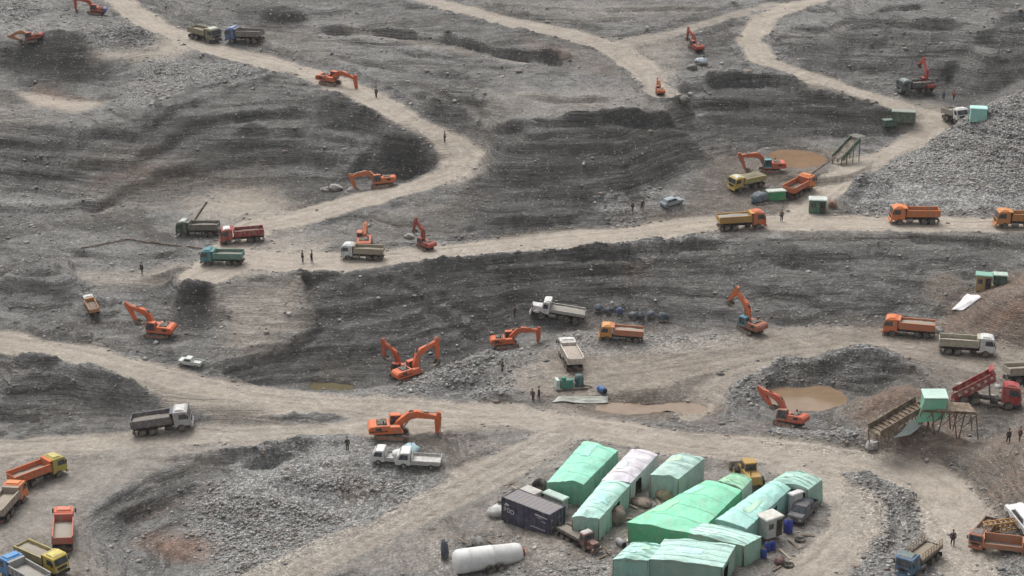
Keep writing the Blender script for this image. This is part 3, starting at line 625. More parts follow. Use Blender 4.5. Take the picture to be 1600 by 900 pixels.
_mc = {}
def paint_mat(name, col, dust=.35, rough=.5, metal=0.0, dcol=(.30,.26,.21), scale=1.6):
    """worn paint: dust settles in patches, chips and grime show through"""
    key = (name, col, dust, rough, metal)
    if key in _mc: return _mc[key]
    m, n, l, b = newmat(name); tc = n.new('ShaderNodeTexCoord'); co = tc.outputs['Object']
    a = noise(n, l, co, scale, 5, .65); g = noise(n, l, co, scale*4, 4, .7)
    c = mixc(n, l, mth(n, l, 'MULTIPLY', rampv(n, l, a, .42, .66), dust*1.5), col, dcol)
    c = mixc(n, l, mth(n, l, 'MULTIPLY', rampv(n, l, g, .56, .72), dust*.9), c, tuple(k*.45 for k in col))
    l.new(c, b.inputs['Base Color']); b.inputs['Metallic'].default_value = metal
    r = mth(n, l, 'MULTIPLY_ADD', a, .4, rough-.1, clamp=True); l.new(r, b.inputs['Roughness'])
    b.inputs['Specular IOR Level'].default_value = .3
    _mc[key] = m; return m
ORANGE=(.60,.135,.035); ORED=(.66,.12,.03); YEL=(.55,.34,.05); WHITE=(.62,.62,.61); TEAL=(.03,.20,.24); BLUE=(.04,.17,.42); DGREEN=(.055,.085,.06); MAROON=(.28,.03,.03); NAVY=(.035,.045,.08); BEIGE=(.36,.30,.22); GREYP=(.26,.26,.26)
M_TYRE = paint_mat('tyre_rubber', (.028,.027,.026), .45, .9); M_RIM = paint_mat('wheel_steel', (.24,.23,.21), .5, .6)
M_CHASSIS = paint_mat('chassis_steel', (.045,.043,.04), .5, .7); M_BLACK = paint_mat('black_rubber_plastic', (.02,.02,.022), .2, .6)
M_LOAD = paint_mat('gravel_load', (.24,.225,.2), .7, .95, scale=5); M_STEEL = paint_mat('bare_steel', (.3,.29,.27), .4, .45, .6)
M_LAMP = paint_mat('lamp_lens', (.7,.68,.6), .15, .2); M_RED_LENS = paint_mat('red_lens', (.45,.03,.02), .2, .3)
M_MUDSTEEL = paint_mat('muddy_steel', (.12,.105,.09), .8, .85)
def glass_mat():
    m, n, l, b = newmat('window_glass'); tc = n.new('ShaderNodeTexCoord')
    a = noise(n, l, tc.outputs['Object'], 2.5, 3)
    l.new(mixc(n, l, rampv(n, l, a, .4, .7), (.03,.04,.05), (.10,.11,.12)), b.inputs['Base Color'])
    b.inputs['Roughness'].default_value = .12; return m
M_GLASS = glass_mat()
def tarp_mat(name, col, trans=.25):
    key = (name, col)
    if key in _mc: return _mc[key]
    m, n, l, b = newmat(name); tc = n.new('ShaderNodeTexCoord'); co = tc.outputs['Object']
    a = noise(n, l, co, .55, 4, .6, .5); g = noise(n, l, co, 3.5, 5, .7, .8); d = noise(n, l, co, .9, 4, .7)
    c = mixc(n, l, rampv(n, l, a, .35, .7), col, tuple(min(.85, k*1.12+.05) for k in col))
    c = mixc(n, l, mth(n, l, 'MULTIPLY', rampv(n, l, d, .48, .72), .5), c, (.40,.39,.34))
    c = mixc(n, l, mth(n, l, 'MULTIPLY', rampv(n, l, g, .58, .75), .25), c, tuple(k*.6 for k in col))
    l.new(c, b.inputs['Base Color']); b.inputs['Roughness'].default_value = .6
    bp = n.new('ShaderNodeBump'); bp.inputs['Strength'].default_value = .8; bp.inputs['Distance'].default_value = .12
    w_ = n.new('ShaderNodeTexWave'); l.new(co, w_.inputs[0]); w_.inputs['Scale'].default_value = .45; w_.inputs['Distortion'].default_value = 6; w_.inputs['Detail'].default_value = 3
    l.new(mth(n, l, 'ADD', g, mth(n, l, 'MULTIPLY', w_.outputs['Fac'], .1)), bp.inputs['Height']); l.new(bp.outputs[0], b.inputs['Normal'])
    _mc[key] = m; return m

# ------------------------------------------------------------------ placing on the ground
def gz(x, y): return float(surf(np.array([x]), np.array([y]))[0])
def seat(u, v, head, half=2.6, side=1.0, sink=.06):
    """position and attitude of something standing on the ground under pixel (u, v)"""
    x, y, _ = hit(u, v); h = R(head); fx, fy = math.cos(h), math.sin(h)
    a = [gz(x+fx*half*i-fy*side*j, y+fy*half*i+fx*side*j) for i, j in ((1,1),(1,-1),(-1,1),(-1,-1))]
    z = sum(a)/4; px = math.atan2((a[0]+a[1]-a[2]-a[3])/2, 2*half); rl = math.atan2((a[0]+a[2]-a[1]-a[3])/2, 2*side)
    px = max(-.12, min(.12, px)); rl = max(-.08, min(.08, rl))
    M_ = Matrix.Rotation(h, 3, 'Z') @ Matrix.Rotation(-px, 3, 'Y') @ Matrix.Rotation(rl, 3, 'X')
    return (x, y, z-sink), M_.to_euler()

# ------------------------------------------------------------------ dump truck
def wheel(x, y, r, w, par, dual=False):
    s = 1 if y > 0 else -1; b = MB()
    b.lathe([(r*.55, -w/2), (r*.93, -w/2), (r, -w*.38), (r, w*.38), (r*.93, w/2), (r*.55, w/2)], 14, (0,0,0), 'Y')
    o = b.build('wheel', M_TYRE, par, True); o.location = (x, y, r)
    k = MB().lathe([(r*.56, s*w*.1), (r*.6, s*w*.52), (r*.5, s*w*.54), (r*.42, s*w*.3), (r*.2, s*w*.3), (r*.16, s*w*.56), (.03, s*w*.56)], 12, (0,0,0), 'Y')
    k.build('rim', M_RIM, o, False)
def dump_truck(u, v, head, label, cab, bed, load=None, tilt=0, bonnet=False, fill=.5, roof=None, chassis=None, scale=1.0, flat=False, stakes=False, cap=True, headboard=None):
    loc, rot = seat(u, v, head)
    t = thing('dump_truck', label, 'dump truck', loc, 0, 'trucks working in the mine', rot); t.scale = (scale*.83,)*3
    mc = paint_mat('cab_paint', cab, .42, .55); mb = paint_mat('bed_paint', bed, .62, .7); mch = chassis or M_CHASSIS
    MB().box(-3.9, 3.5, -.45, .45, .72, 1.02).box(-3.2, -1.2, -1.0, 1.0, .45, .6).box(2.4, 2.7, -1.0, 1.0, .42, .58).box(-4.0, -3.85, -1.1, 1.1, .55, .8).build('chassis', mch, t)
    for x, y in ((2.6, 1.06), (2.6, -1.06)): wheel(x, y, .58, .34, t)
    for x in (-1.35, -2.7):
        for y in (.98, -.98): wheel(x, y, .58, .55, t)
    # cab
    if bonnet:
        c = MB().prism([(1.45,.95),(2.55,.95),(2.75,1.75),(2.45,2.85),(2.2,2.98),(1.5,2.95)], -1.15, 1.15)
        c.box(2.6, 4.35, -.8, .8, .95, 1.9, .1, .1, 0).box(3.0, 3.9, -1.15, -.72, .95, 1.25, .15).box(3.0, 3.9, .72, 1.15, .95, 1.25, .15)
        ws = [(2.72,-1.02,1.85),(2.72,1.02,1.85),(2.5,.95,2.72),(2.5,-.95,2.72)]; fx = 4.38; sw = (1.75, 2.5)
    else:
        c = MB().prism([(1.75,.85),(3.9,.85),(4.0,1.3),(3.93,1.8),(3.7,2.78),(3.45,2.95),(1.9,3.0),(1.75,2.8)], -1.22, 1.22)
        ws = [(3.945,-1.08,1.83),(3.945,1.08,1.83),(3.735,1.02,2.72),(3.735,-1.02,2.72)]; fx = 4.02; sw = (2.55, 3.6)
    co = c.build('cab', mc, t, False, .05)
    if cap: MB().box(sw[0]-.5, sw[1]-.2, -.95, .95, 3.0 if not bonnet else 2.96, 3.16, .5, .12, .1).build('roof_deflector', paint_mat('cab_roof_paint', roof or cab, .3, .45), co, False, .04)
    MB().add(ws, [(0,1,2,3)]).build('windscreen', M_GLASS, co)
    for s in (1, -1):
        y = s*(1.165 if bonnet else 1.235)
        MB().add([(sw[0]-.05,y,1.85),(sw[1]-.02 if bonnet else sw[1]+.1,y,1.85),(sw[1]-.15,y,2.6),(sw[0]-.05,y,2.6)], [(0,1,2,3)]).build('side_window', M_GLASS, co)
        MB().box(fx-.35, fx-.25, s*1.42-.1, s*1.42+.1, 1.9, 2.5).tube((fx-.3, s*1.15, 2.45), (fx-.3, s*1.42, 2.4), .025, 5).build('mirror', M_BLACK, co)
        MB().box(fx-.0, fx+.04, s*.82-.18, s*.82+.18, .98, 1.18).build('headlight', M_LAMP, co)
    MB().box(fx-.03, fx+.03, -.75 if not bonnet else -.6, .75 if not bonnet else .6, 1.22, 1.6).build('grille', M_BLACK, co)
    MB().box(fx-.2, fx+.16, -1.2, 1.2, .52, .88, .06).build('bumper', mc if head % 7 else M_BLACK, t, False, .03)
    MB().tube((.35, .95, .8), (1.45, .95, .8), .3, 10).build('fuel_tank', M_STEEL, t, True)
    MB().box(.4, 1.3, -1.2, -.7, .55, 1.0).build('battery_box', M_BLACK, t)
    # bed
    bt = bpy.data.objects.new('dump_bed', None)
    H = .32 if flat else .92
    b = MB(); b.box(-2.1+.0, 3.3, -1.22, 1.22, 0, .12)
    for s in (1, -1):
        y0, y1 = sorted((s*1.14, s*1.24)); b.box(-2.1, 3.3, y0, y1, .12, .12+H)
        y0, y1 = sorted((s*1.12, s*1.3)); b.box(-2.1, 3.3, y0, y1, .12+H, .22+H)
        if not flat:
            for i in range(7):
                x = -2.0+i*.88; y0, y1 = sorted((s*1.24, s*1.31)); b.box(x, x+.1, y0, y1, 0, .12+H)
    b.box(3.2, 3.3, -1.14, 1.14, .12, .55+H); 
    if not flat and not bonnet: b.box(3.3, 3.9, -1.14, 1.14, .5+H, .56+H)
    b.box(-1.6, 3.2, -.5, -.38, -.2, 0).box(-1.6, 3.2, .38, .5, -.2, 0)
    M_ = Matrix.Translation((-1.85, 0, 1.42)) @ Matrix.Rotation(-R(tilt), 4, 'Y')
    bo = b.build('dump_bed', mb, t); bo.matrix_local = M_
    tg = MB().box(-2.18, -2.1, -1.16, 1.16, .1, .05+H)
    if tilt: tg = MB().box(-2.6, -2.5, -1.16, 1.16, -.5, .6)
    tg.build('tailgate', mb, bo)
    if tilt:
        MB().tube((.4, 0, .95), tuple(M_ @ Vector((2.3, 0, -.1))), .11, 8).build('hoist_cylinder', M_STEEL, t)
        for i in range(6):
            MB().box(-1.5+i*.88, -1.05+i*.88, -1.26, -1.245, .45, .8).build('side_marking', paint_mat('pale_square', (.6,.42,.38), .3, .6), bo)
    if load:
        n, k = 12, 6; vs = []; r = random.Random(int(u*7+v))
        for i in range(n+1):
            for j in range(k+1):
                a = i/n; q = j/k; h = .12+H*fill+.42*math.sin(math.pi*a)*math.sin(math.pi*q)*fill+r.uniform(-.06, .06)
                vs.append((-2.05+a*5.2, -1.12+q*2.24, h))
        MB().add(vs, [(i*(k+1)+j, (i+1)*(k+1)+j, (i+1)*(k+1)+j+1, i*(k+1)+j+1) for i in range(n) for j in range(k)]).build('load', paint_mat('load_soil', load, .6, .95, scale=4), bo, True)
    if stakes:
        s_ = MB()
        for i in range(8): s_.beam((-1.8+i*.7, -1.27, .1), (-1.8+i*.7, -1.27, 1.5), .06, .06).beam((-1.8+i*.7, 1.27, .1), (-1.8+i*.7, 1.27, 1.5), .06, .06)
        for z in (.7, 1.05, 1.45): s_.beam((-2, -1.28, z), (3.3, -1.28, z), .04, .09).beam((-2, 1.28, z), (3.3, 1.28, z), .04, .09)
        s_.build('stake_rail', paint_mat('stake_wood', (.3,.22,.14), .4, .8), bo)
    for s in (1, -1):
        MB().box(-4.03, -4.0, s*.9-.15, s*.9+.15, .58, .74).build('tail_light', M_RED_LENS, t)
        MB().box(-3.75, -3.7, s*.92-.3, s*.92+.3, .3, .95).build('mud_flap', M_BLACK, t)
    bpy.data.objects.remove(bt)
    return t

# ------------------------------------------------------------------ crawler excavator
def excavator(u, v, track, head, boom, stick, bucket, label, col=ORED, scale=1.0, cabcol=None, rear=None, sink=.08, boomcol=None):
    """track, head: headings of the undercarriage and of the house; boom/stick/bucket: absolute angles in the house's plane"""
    loc, rot = seat(u, v, track, 1.8, 1.1, sink)
    t = thing('excavator', label, 'excavator', loc, 0, 'crawler excavators in the mine', rot); t.scale = (scale*.73,)*3
    hsh = ((u*37+v*11) % 17)/17; col = tuple(c_*(.72+.25*hsh)+.012 for c_ in col); mp = paint_mat('excavator_paint', col, .34+.2*hsh, .55); mbm = paint_mat('excavator_paint', boomcol or col, .36, .55)
    for s in (1, -1):
        prof = [(-1.75,.12),(1.75,.12),(2.15,.35),(2.2,.6),(1.95,.86),(-1.95,.86),(-2.2,.6),(-2.15,.35)]
        y0, y1 = sorted((s*.9, s*1.5)); o = MB().prism(prof, y0, y1).build('track', M_MUDSTEEL, t, False, .03)
        sh = MB()
        for i in range(16): sh.box(-1.9+i*.24, -1.8+i*.24, y0-.01, y1+.01, .86, .92)
        sh.build('track_shoe', M_CHASSIS, o)
        y2 = s*1.51; MB().add([(-1.7,y2,.3),(1.7,y2,.3),(1.75,y2,.68),(-1.75,y2,.68)], [(0,1,2,3)]).build('track_frame', paint_mat('track_frame_paint', tuple(k*.5+.06 for k in col), .8, .8), o)
    MB().box(-1.2, 1.2, -.95, .95, .4, .85).lathe([(.75,.85),(.75,1.08)], 14).build('undercarriage', M_CHASSIS, t)
    hs_ = Matrix.Rotation(R(head-track), 4, 'Z')
    def put(mb, nm, mt, par=t, **k):
        mb.v = [tuple(hs_ @ Vector(p)) for p in mb.v] if par is t or True else mb.v
        return mb.build(nm, mt, par, **k)
    h = MB().box(-2.3, 1.5, -1.35, 1.35, 1.08, 1.3).box(-2.3, 1.3, -1.35, -.45, 1.3, 2.05, .2, .03).box(-2.35, -.2, -1.35, 1.35, 1.3, 2.25, .05, .06)
    ho = put(h, 'house', mp, bevel=.05)
    put(MB().prism([(-3.0,1.15),(-2.25,1.08),(-2.2,2.2),(-2.75,2.22),(-3.1,1.9),(-3.12,1.4)], -1.33, 1.33), 'counterweight', paint_mat('excavator_paint', rear or col, .25, .45), bevel=.06)
    put(MB().box(-2.0, -.6, -.9, .9, 2.26, 2.42, .1, .1).box(-1.2, -1.0, -.85, -.65, 2.42, 2.8), 'engine_hood', M_CHASSIS, ho)
    c = put(MB().prism([(-.15,1.3),(1.55,1.3),(1.65,2.0),(1.3,2.98),(-.05,3.02),(-.15,2.9)], .35, 1.35), 'cab', paint_mat('excavator_paint', cabcol or col, .25, .45), bevel=.04)
    put(MB().add([(1.64,.45,1.5),(1.64,1.25,1.5),(1.69,1.25,2.0),(1.69,.45,2.0)], [(0,1,2,3)]).add([(1.68,.45,2.0),(1.68,1.25,2.0),(1.37,1.22,2.9),(1.37,.48,2.9)], [(0,1,2,3)]), 'windscreen', M_GLASS, c)
    put(MB().add([(-.05,1.37,1.6),(1.52,1.37,1.6),(1.22,1.37,2.88),(-.05,1.37,2.88)], [(0,1,2,3)]), 'side_window', M_GLASS, c)
    put(MB().add([(-.08,.335,1.6),(1.5,.335,1.6),(1.2,.335,2.88),(-.08,.335,2.88)], [(0,1,2,3)]).add([(-.17,.45,2.3),(-.17,1.25,2.3),(-.17,1.25,2.85),(-.17,.45,2.85)], [(0,1,2,3)]), 'rear_window', M_GLASS, c)
    # boom: bent box girder
    def rp(a, x, z): ca, sa = math.cos(R(a)), math.sin(R(a)); return (x*ca-z*sa, x*sa+z*ca)
    O = (.55, 1.75)
    bprof = [(0,-.25),(.6,-.12),(2.2,.55),(2.9,.6),(5.6,-.2),(5.75,.0),(5.6,.32),(3.1,1.55),(1.9,1.55),(.2,.6),(-.15,.15)]
    bw = [(O[0]+rp(boom, x, z)[0], O[1]+rp(boom, x, z)[1]) for x, z in bprof]
    bo = put(MB().prism(bw, -.34, .34), 'boom', mbm)
    T = (O[0]+rp(boom, 5.62, .03)[0], O[1]+rp(boom, 5.62, .03)[1])
    sprof = [(-.85,.12),(-.7,.5),(.1,.62),(.6,.48),(2.85,.2),(2.98,0),(2.85,-.2),(.4,-.32),(-.1,-.25)]
    so_ = put(MB().prism([(T[0]+rp(stick, x, z)[0], T[1]+rp(stick, x, z)[1]) for x, z in sprof], -.27, .27), 'stick', mbm)
    K = (T[0]+rp(stick, 2.88, 0)[0], T[1]+rp(stick, 2.88, 0)[1])
    kprof = [(0,.12),(.25,.35),(.75,.4),(1.15,.1),(1.35,-.45),(1.2,-.42),(1.0,.02),(.7,.22),(.35,.2),(.15,-.1),(.02,-.12)]
    kk = MB(); kp = [(K[0]+rp(bucket, x, z)[0], K[1]+rp(bucket, x, z)[1]) for x, z in kprof]
    kk.prism(kp, -.6, .6)
    side = [(K[0]+rp(bucket, x, z)[0], K[1]+rp(bucket, x, z)[1]) for x, z in [(0,.12),(.25,.35),(.75,.4),(1.15,.1),(1.35,-.45),(.02,-.12)]]
    kk.prism(side, -.6, -.55).prism(side, .55, .6)
    for i in range(5):
        y = -.52+i*.26; e = [(K[0]+rp(bucket, x, z)[0], K[1]+rp(bucket, x, z)[1]) for x, z in [(1.2,-.4),(1.36,-.42),(1.38,-.68)]]; kk.prism(e, y-.05, y+.05)
    put(kk, 'bucket', M_MUDSTEEL)
    def at(o, a, x, z): p = rp(a, x, z); return (o[0]+p[0], o[1]+p[1])
    cyl = MB()
    for y in (-.42, .42):
        a = (O[0]+.75, O[1]-.45); b_ = at(O, boom, 2.5, 1.1); m_ = ((a[0]+b_[0])/2, (a[1]+b_[1])/2)
        cyl.tube((a[0], y, a[1]), (m_[0], y, m_[1]), .11, 7).tube((m_[0], y, m_[1]), (b_[0], y, b_[1]), .06, 6)
    a = at(O, boom, 2.7, 1.5); b_ = at(T, stick, -.65, .3); cyl.tube((a[0], 0, a[1]), ((a[0]*.4+b_[0]*.6), 0, (a[1]*.4+b_[1]*.6)), .11, 7).tube((a[0], 0, a[1]), (b_[0], 0, b_[1]), .06, 6)
    a = at(T, stick, .2, .5); b_ = at(T, stick, 2.4, .45); cyl.tube((a[0], 0, a[1]), ((a[0]+b_[0])/2, 0, (a[1]+b_[1])/2), .09, 7).tube((a[0], 0, a[1]), (b_[0], 0, b_[1]), .05, 6).tube((b_[0], 0, b_[1]), (at(K, bucket, .3, .35)[0], 0, at(K, bucket, .3, .35)[1]), .05, 6)
    put(cyl, 'hydraulic_cylinder', M_STEEL)
    hz = MB()
    for y in (-.12, .0, .12):
        a_ = at(O, boom, .6, .72); b_ = at(O, boom, 2.3, 1.68); c_ = at(O, boom, 4.6, .9); hz.tube((a_[0], y, a_[1]), (b_[0], y, b_[1]), .04, 5).tube((b_[0], y, b_[1]), (c_[0], y, c_[1]), .04, 5)
    put(hz, 'hydraulic_hose', M_BLACK)
    put(MB().box(-2.9, -.6, -1.375, -1.36, 1.45, 1.62), 'side_stripe', M_CHASSIS)
    put(MB().box(-2.2, -1.4, -1.372, -1.352, 1.68, 2.0), 'vent_grille', M_BLACK); put(MB().box(-2.2, -1.4, 1.352, 1.372, 1.6, 2.0), 'vent_grille', M_BLACK)
    return t

# ------------------------------------------------------------------ people: one skinned body, clothes as children
SKIN = paint_mat('skin', (.30,.18,.12), .1, .6)
def person(u, v, head, label, top=(.03,.03,.035), legs=(.03,.03,.04), lean=0, arm=0, hat=None, stride=.12):
    x, y, _ = hit(u, v); z = gz(x, y)-.02
    t = thing('person', label, 'person', (x, y, z), R(head), 'people on foot in the mine'); t.scale = (.95,)*3
    def skin(name, joints, edges, mat, par):
        me = bpy.data.meshes.new(name); me.from_pydata([j[:3] for j in joints], edges, []); o = bpy.data.objects.new(name, me); COL.objects.link(o); o.parent = par
        md = o.modifiers.new('skin', 'SKIN'); sv = me.skin_vertices[0].data
        for i, j in enumerate(joints): sv[i].radius = (j[3], j[3] if len(j) < 5 else j[4]); sv[i].use_root = (i == 0)
        ss = o.modifiers.new('sub', 'SUBSURF'); ss.levels = 1; ss.render_levels = 1
        me.materials.append(mat); return o
    q = lean
    J = [(0,0,.95,.14,.17),(q*.25,0,1.2,.13,.17),(q*.5,0,1.42,.14,.2),(q*.6,0,1.52,.06),(q*.7,0,1.66,.095,.085),(q*.72+.02,0,1.73,.07),
         (q*.5,.2,1.42,.06),(q*.5+arm*.2,.27,1.15,.048),(q*.5+.1+arm*.35,.25,.92,.04),(q*.5+.14+arm*.4,.24,.84,.03),
         (q*.5,-.2,1.42,.06),(q*.5-.03,-.27,1.15,.048),(q*.5+.05,-.27,.92,.04),(q*.5+.07,-.26,.83,.03),
         (0,.1,.88,.09),(stride,.11,.48,.065),(stride*.9,.11,.09,.05),(stride*.9+.16,.12,.05,.04),
         (0,-.1,.88,.09),(-stride*.4,-.11,.48,.065),(-stride,-.11,.09,.05),(-stride+.16,-.12,.05,.04)]
    E = [(0,1),(1,2),(2,3),(3,4),(4,5),(2,6),(6,7),(7,8),(8,9),(2,10),(10,11),(11,12),(12,13),(0,14),(14,15),(15,16),(16,17),(0,18),(18,19),(19,20),(20,21)]
    body = skin('body', J, E, SKIN, t)
    k = 1.16
    jk = [(J[i][0], J[i][1], J[i][2], J[i][3]*k, (J[i][4] if len(J[i]) > 4 else J[i][3])*k) for i in (0,1,2,6,7,8,10,11,12)]
    skin('jacket', jk, [(0,1),(1,2),(2,3),(3,4),(4,5),(2,6),(6,7),(7,8)], paint_mat('jacket_cloth', top, .15, .9), body)
    tr = [(0,0,.93,.16,.18)]+[(J[i][0], J[i][1], J[i][2], J[i][3]*1.25) for i in (14,15,16,18,19,20)]
    skin('trousers', tr, [(0,1),(1,2),(2,3),(0,4),(4,5),(5,6)], paint_mat('trouser_cloth', legs, .25, .9), body)
    MB().blob((q*.7-.015, 0, 1.75), .11, .1, .09, 3, .05).build('hat' if hat else 'hair', paint_mat('hat_cloth' if hat else 'hair', hat or (.015,.012,.01), .1, .9), body, True)
    return t
# ------------------------------------------------------------------ other vehicles and plant
def light_vehicle(u, v, head, kind, label, cat, col=WHITE, group=None, scale=1.0, cargo=None):
    loc, rot = seat(u, v, head, 1.5, .7, .03); nm = {'pickup': 'pickup_truck', 'car': 'parked_car', 'van': 'van', 'minitruck': 'light_truck'}[kind]
    t = thing(nm, label, cat, loc, 0, group, rot); t.scale = (scale,)*3
    m = paint_mat('car_paint', col, .18, .35)
    if kind == 'car':
        b = MB().prism([(-2.2,.4),(2.2,.4),(2.25,.75),(2.1,.95),(1.1,1.08),(-2.1,1.1),(-2.3,.8)], -.88, .88)
        c = MB().box(-1.9, 1.1, -.82, .82, 1.06, 1.68, .75, .14, .3); win = [(1.06,-.76,1.12),(1.06,.76,1.12),(.42,.68,1.62),(.42,-.68,1.62)]; y = .80; sw = [(-1.5,.9,.3,-1.35)]
    elif kind == 'pickup':
        b = MB().box(-2.4, 2.3, -.88, .88, .45, .9, .05, .02).box(1.2, 2.3, -.85, .85, .9, 1.12, .15, .03)
        c = MB().box(-.5, 1.35, -.82, .82, .9, 1.72, .6, .12, .1); win = [(1.3,-.75,1.1),(1.3,.75,1.1),(.82,.68,1.66),(.82,-.68,1.66)]; sw = [(-.3,1.05,.7,-.3)]
    else:
        b = MB().box(-2.4, .8, -.85, .85, .55, .72)
        c = MB().prism([(.75,.42),(2.35,.42),(2.42,.95),(2.1,1.55),(1.75,1.88),(.85,1.92),(.75,1.8)], -.84, .84); win = [(2.4,-.74,1.02),(2.4,.74,1.02),(1.85,.68,1.8),(1.85,-.68,1.8)]; sw = [(1.0,2.05,1.75,1.0)]
    b.build('body', m, t, bevel=.03); co = c.build('cab' if kind != 'car' else 'cabin', m, t, bevel=.03)
    MB().add([(p[0]+.015, p[1], p[2]+.015) for p in win], [(0,1,2,3)]).build('windscreen', M_GLASS, co)
    for s in (1, -1):
        for a, b1, b2, a2 in sw:
            z0, z1 = (1.15, 1.58) if kind != 'minitruck' else (1.1, 1.7)
            yy = .845 if kind == 'minitruck' else .80; y1 = .845 if kind == 'minitruck' else .73
            MB().add([(a,s*(yy+.01),z0),(b1,s*(yy+.01),z0),(b2,s*(y1+.01),z1),(a2,s*(y1+.01),z1)], [(0,1,2,3)]).build('side_window', M_GLASS, co)
        xf = 2.27 if kind != 'minitruck' else 2.42
        MB().box(xf-.05, xf+.03, s*.6-.16, s*.6+.16, .68, .86).build('headlight', M_LAMP, t)
        for x in (1.45, -1.5):
            o = MB().lathe([(.2,-.12),(.34,-.12),(.34,.12),(.2,.12)], 12, (0,0,0), 'Y').build('wheel', M_TYRE, t, True); o.location = (x, s*.78, .34)
            MB().lathe([(.2,s*.04),(.21,s*.125),(.05,s*.125)], 10, (0,0,0), 'Y').build('rim', M_STEEL, o)
    if kind == 'pickup':
        MB().box(-2.4,-.55,-.86,-.8,.9,1.2).box(-2.4,-.55,.8,.86,.9,1.2).box(-2.42,-2.35,-.86,.86,.9,1.2).build('cargo_bed', m, t)
    if kind == 'minitruck':
        MB().box(-2.5,.65,-.9,.9,.72,.8).box(-2.5,.65,-.92,-.86,.8,1.1).box(-2.5,.65,.86,.92,.8,1.1).box(-2.5,-2.44,-.9,.9,.8,1.1).box(.58,.65,-.9,.9,.8,1.5).build('cargo_bed', paint_mat('bed_paint', tuple(k*.8 for k in col), .4, .6), t)
    if kind == 'van':
        MB().box(-2.45,.85,-.86,.86,.6,1.85,.05,.08,.1).build('van_body', m, t, bevel=.06)
    if cargo:
        MB().blob((-1.1,0,1.25), 1.1, .72, .55, 5, .1, 12, 6).build('cargo_cover', tarp_mat('cargo_tarp', cargo), t, True)
    return t

def wheel_loader(u, v, head, label):
    loc, rot = seat(u, v, head, 1.6, 1, .05); t = thing('wheel_loader', label, 'wheel loader', loc, 0, None, rot); t.scale = (.82,)*3
    m = paint_mat('loader_paint', (.42,.25,.05), .45, .6)
    MB().box(-3.2, -.3, -.95, .95, 1.0, 2.0, .1, .08, .3).box(-.3, 1.6, -.6, .6, .9, 1.5).build('body', m, t, bevel=.05)
    c = MB().box(-1.0, .5, -.75, .75, 1.7, 2.9, .1, .08, .05).build('cab', M_GLASS, t, bevel=.03)
    MB().box(-1.1, .55, -.82, .82, 2.9, 3.05, .05, .05, .05).build('cab_roof', m, c)
    pm = MB()
    for x in (-1.0, .48):
        for y in (-.76, .76): pm.beam((x, y, 1.7), (x-.03, y*.92, 2.92), .09, .09)
    pm.build('cab_post', m, c)
    for s in (1, -1):
        for x in (1.3, -1.9):
            o = MB().lathe([(.4,-.28),(.72,-.28),(.78,-.15),(.78,.15),(.72,.28),(.4,.28)], 14, (0,0,0), 'Y').build('wheel', M_TYRE, t, True); o.location = (x, s*1.15, .78)
            MB().lathe([(.4,s*.1),(.42,s*.29),(.1,s*.3)], 10, (0,0,0), 'Y').build('rim', m, o)
        MB().beam((.4, s*.45, 1.6), (2.2, s*.45, 1.3), .14, .3).beam((2.2, s*.45, 1.3), (3.2, s*.45, .6), .14, .26).build('lift_arm', m, t)
    MB().prism([(3.0,.25),(4.2,.12),(4.3,.2),(3.4,.4),(3.1,.8),(3.3,1.3),(3.15,1.35),(2.9,.9)], -1.35, 1.35).prism([(3.0,.25),(4.2,.12),(3.3,1.3),(2.9,.9)], -1.36, -1.3).prism([(3.0,.25),(4.2,.12),(3.3,1.3),(2.9,.9)], 1.3, 1.36).build('bucket', M_MUDSTEEL, t)
    MB().tube((-2.4, .4, 1.9), (-2.4, .4, 2.7), .07, 8).build('exhaust_pipe', M_CHASSIS, t)
    return t

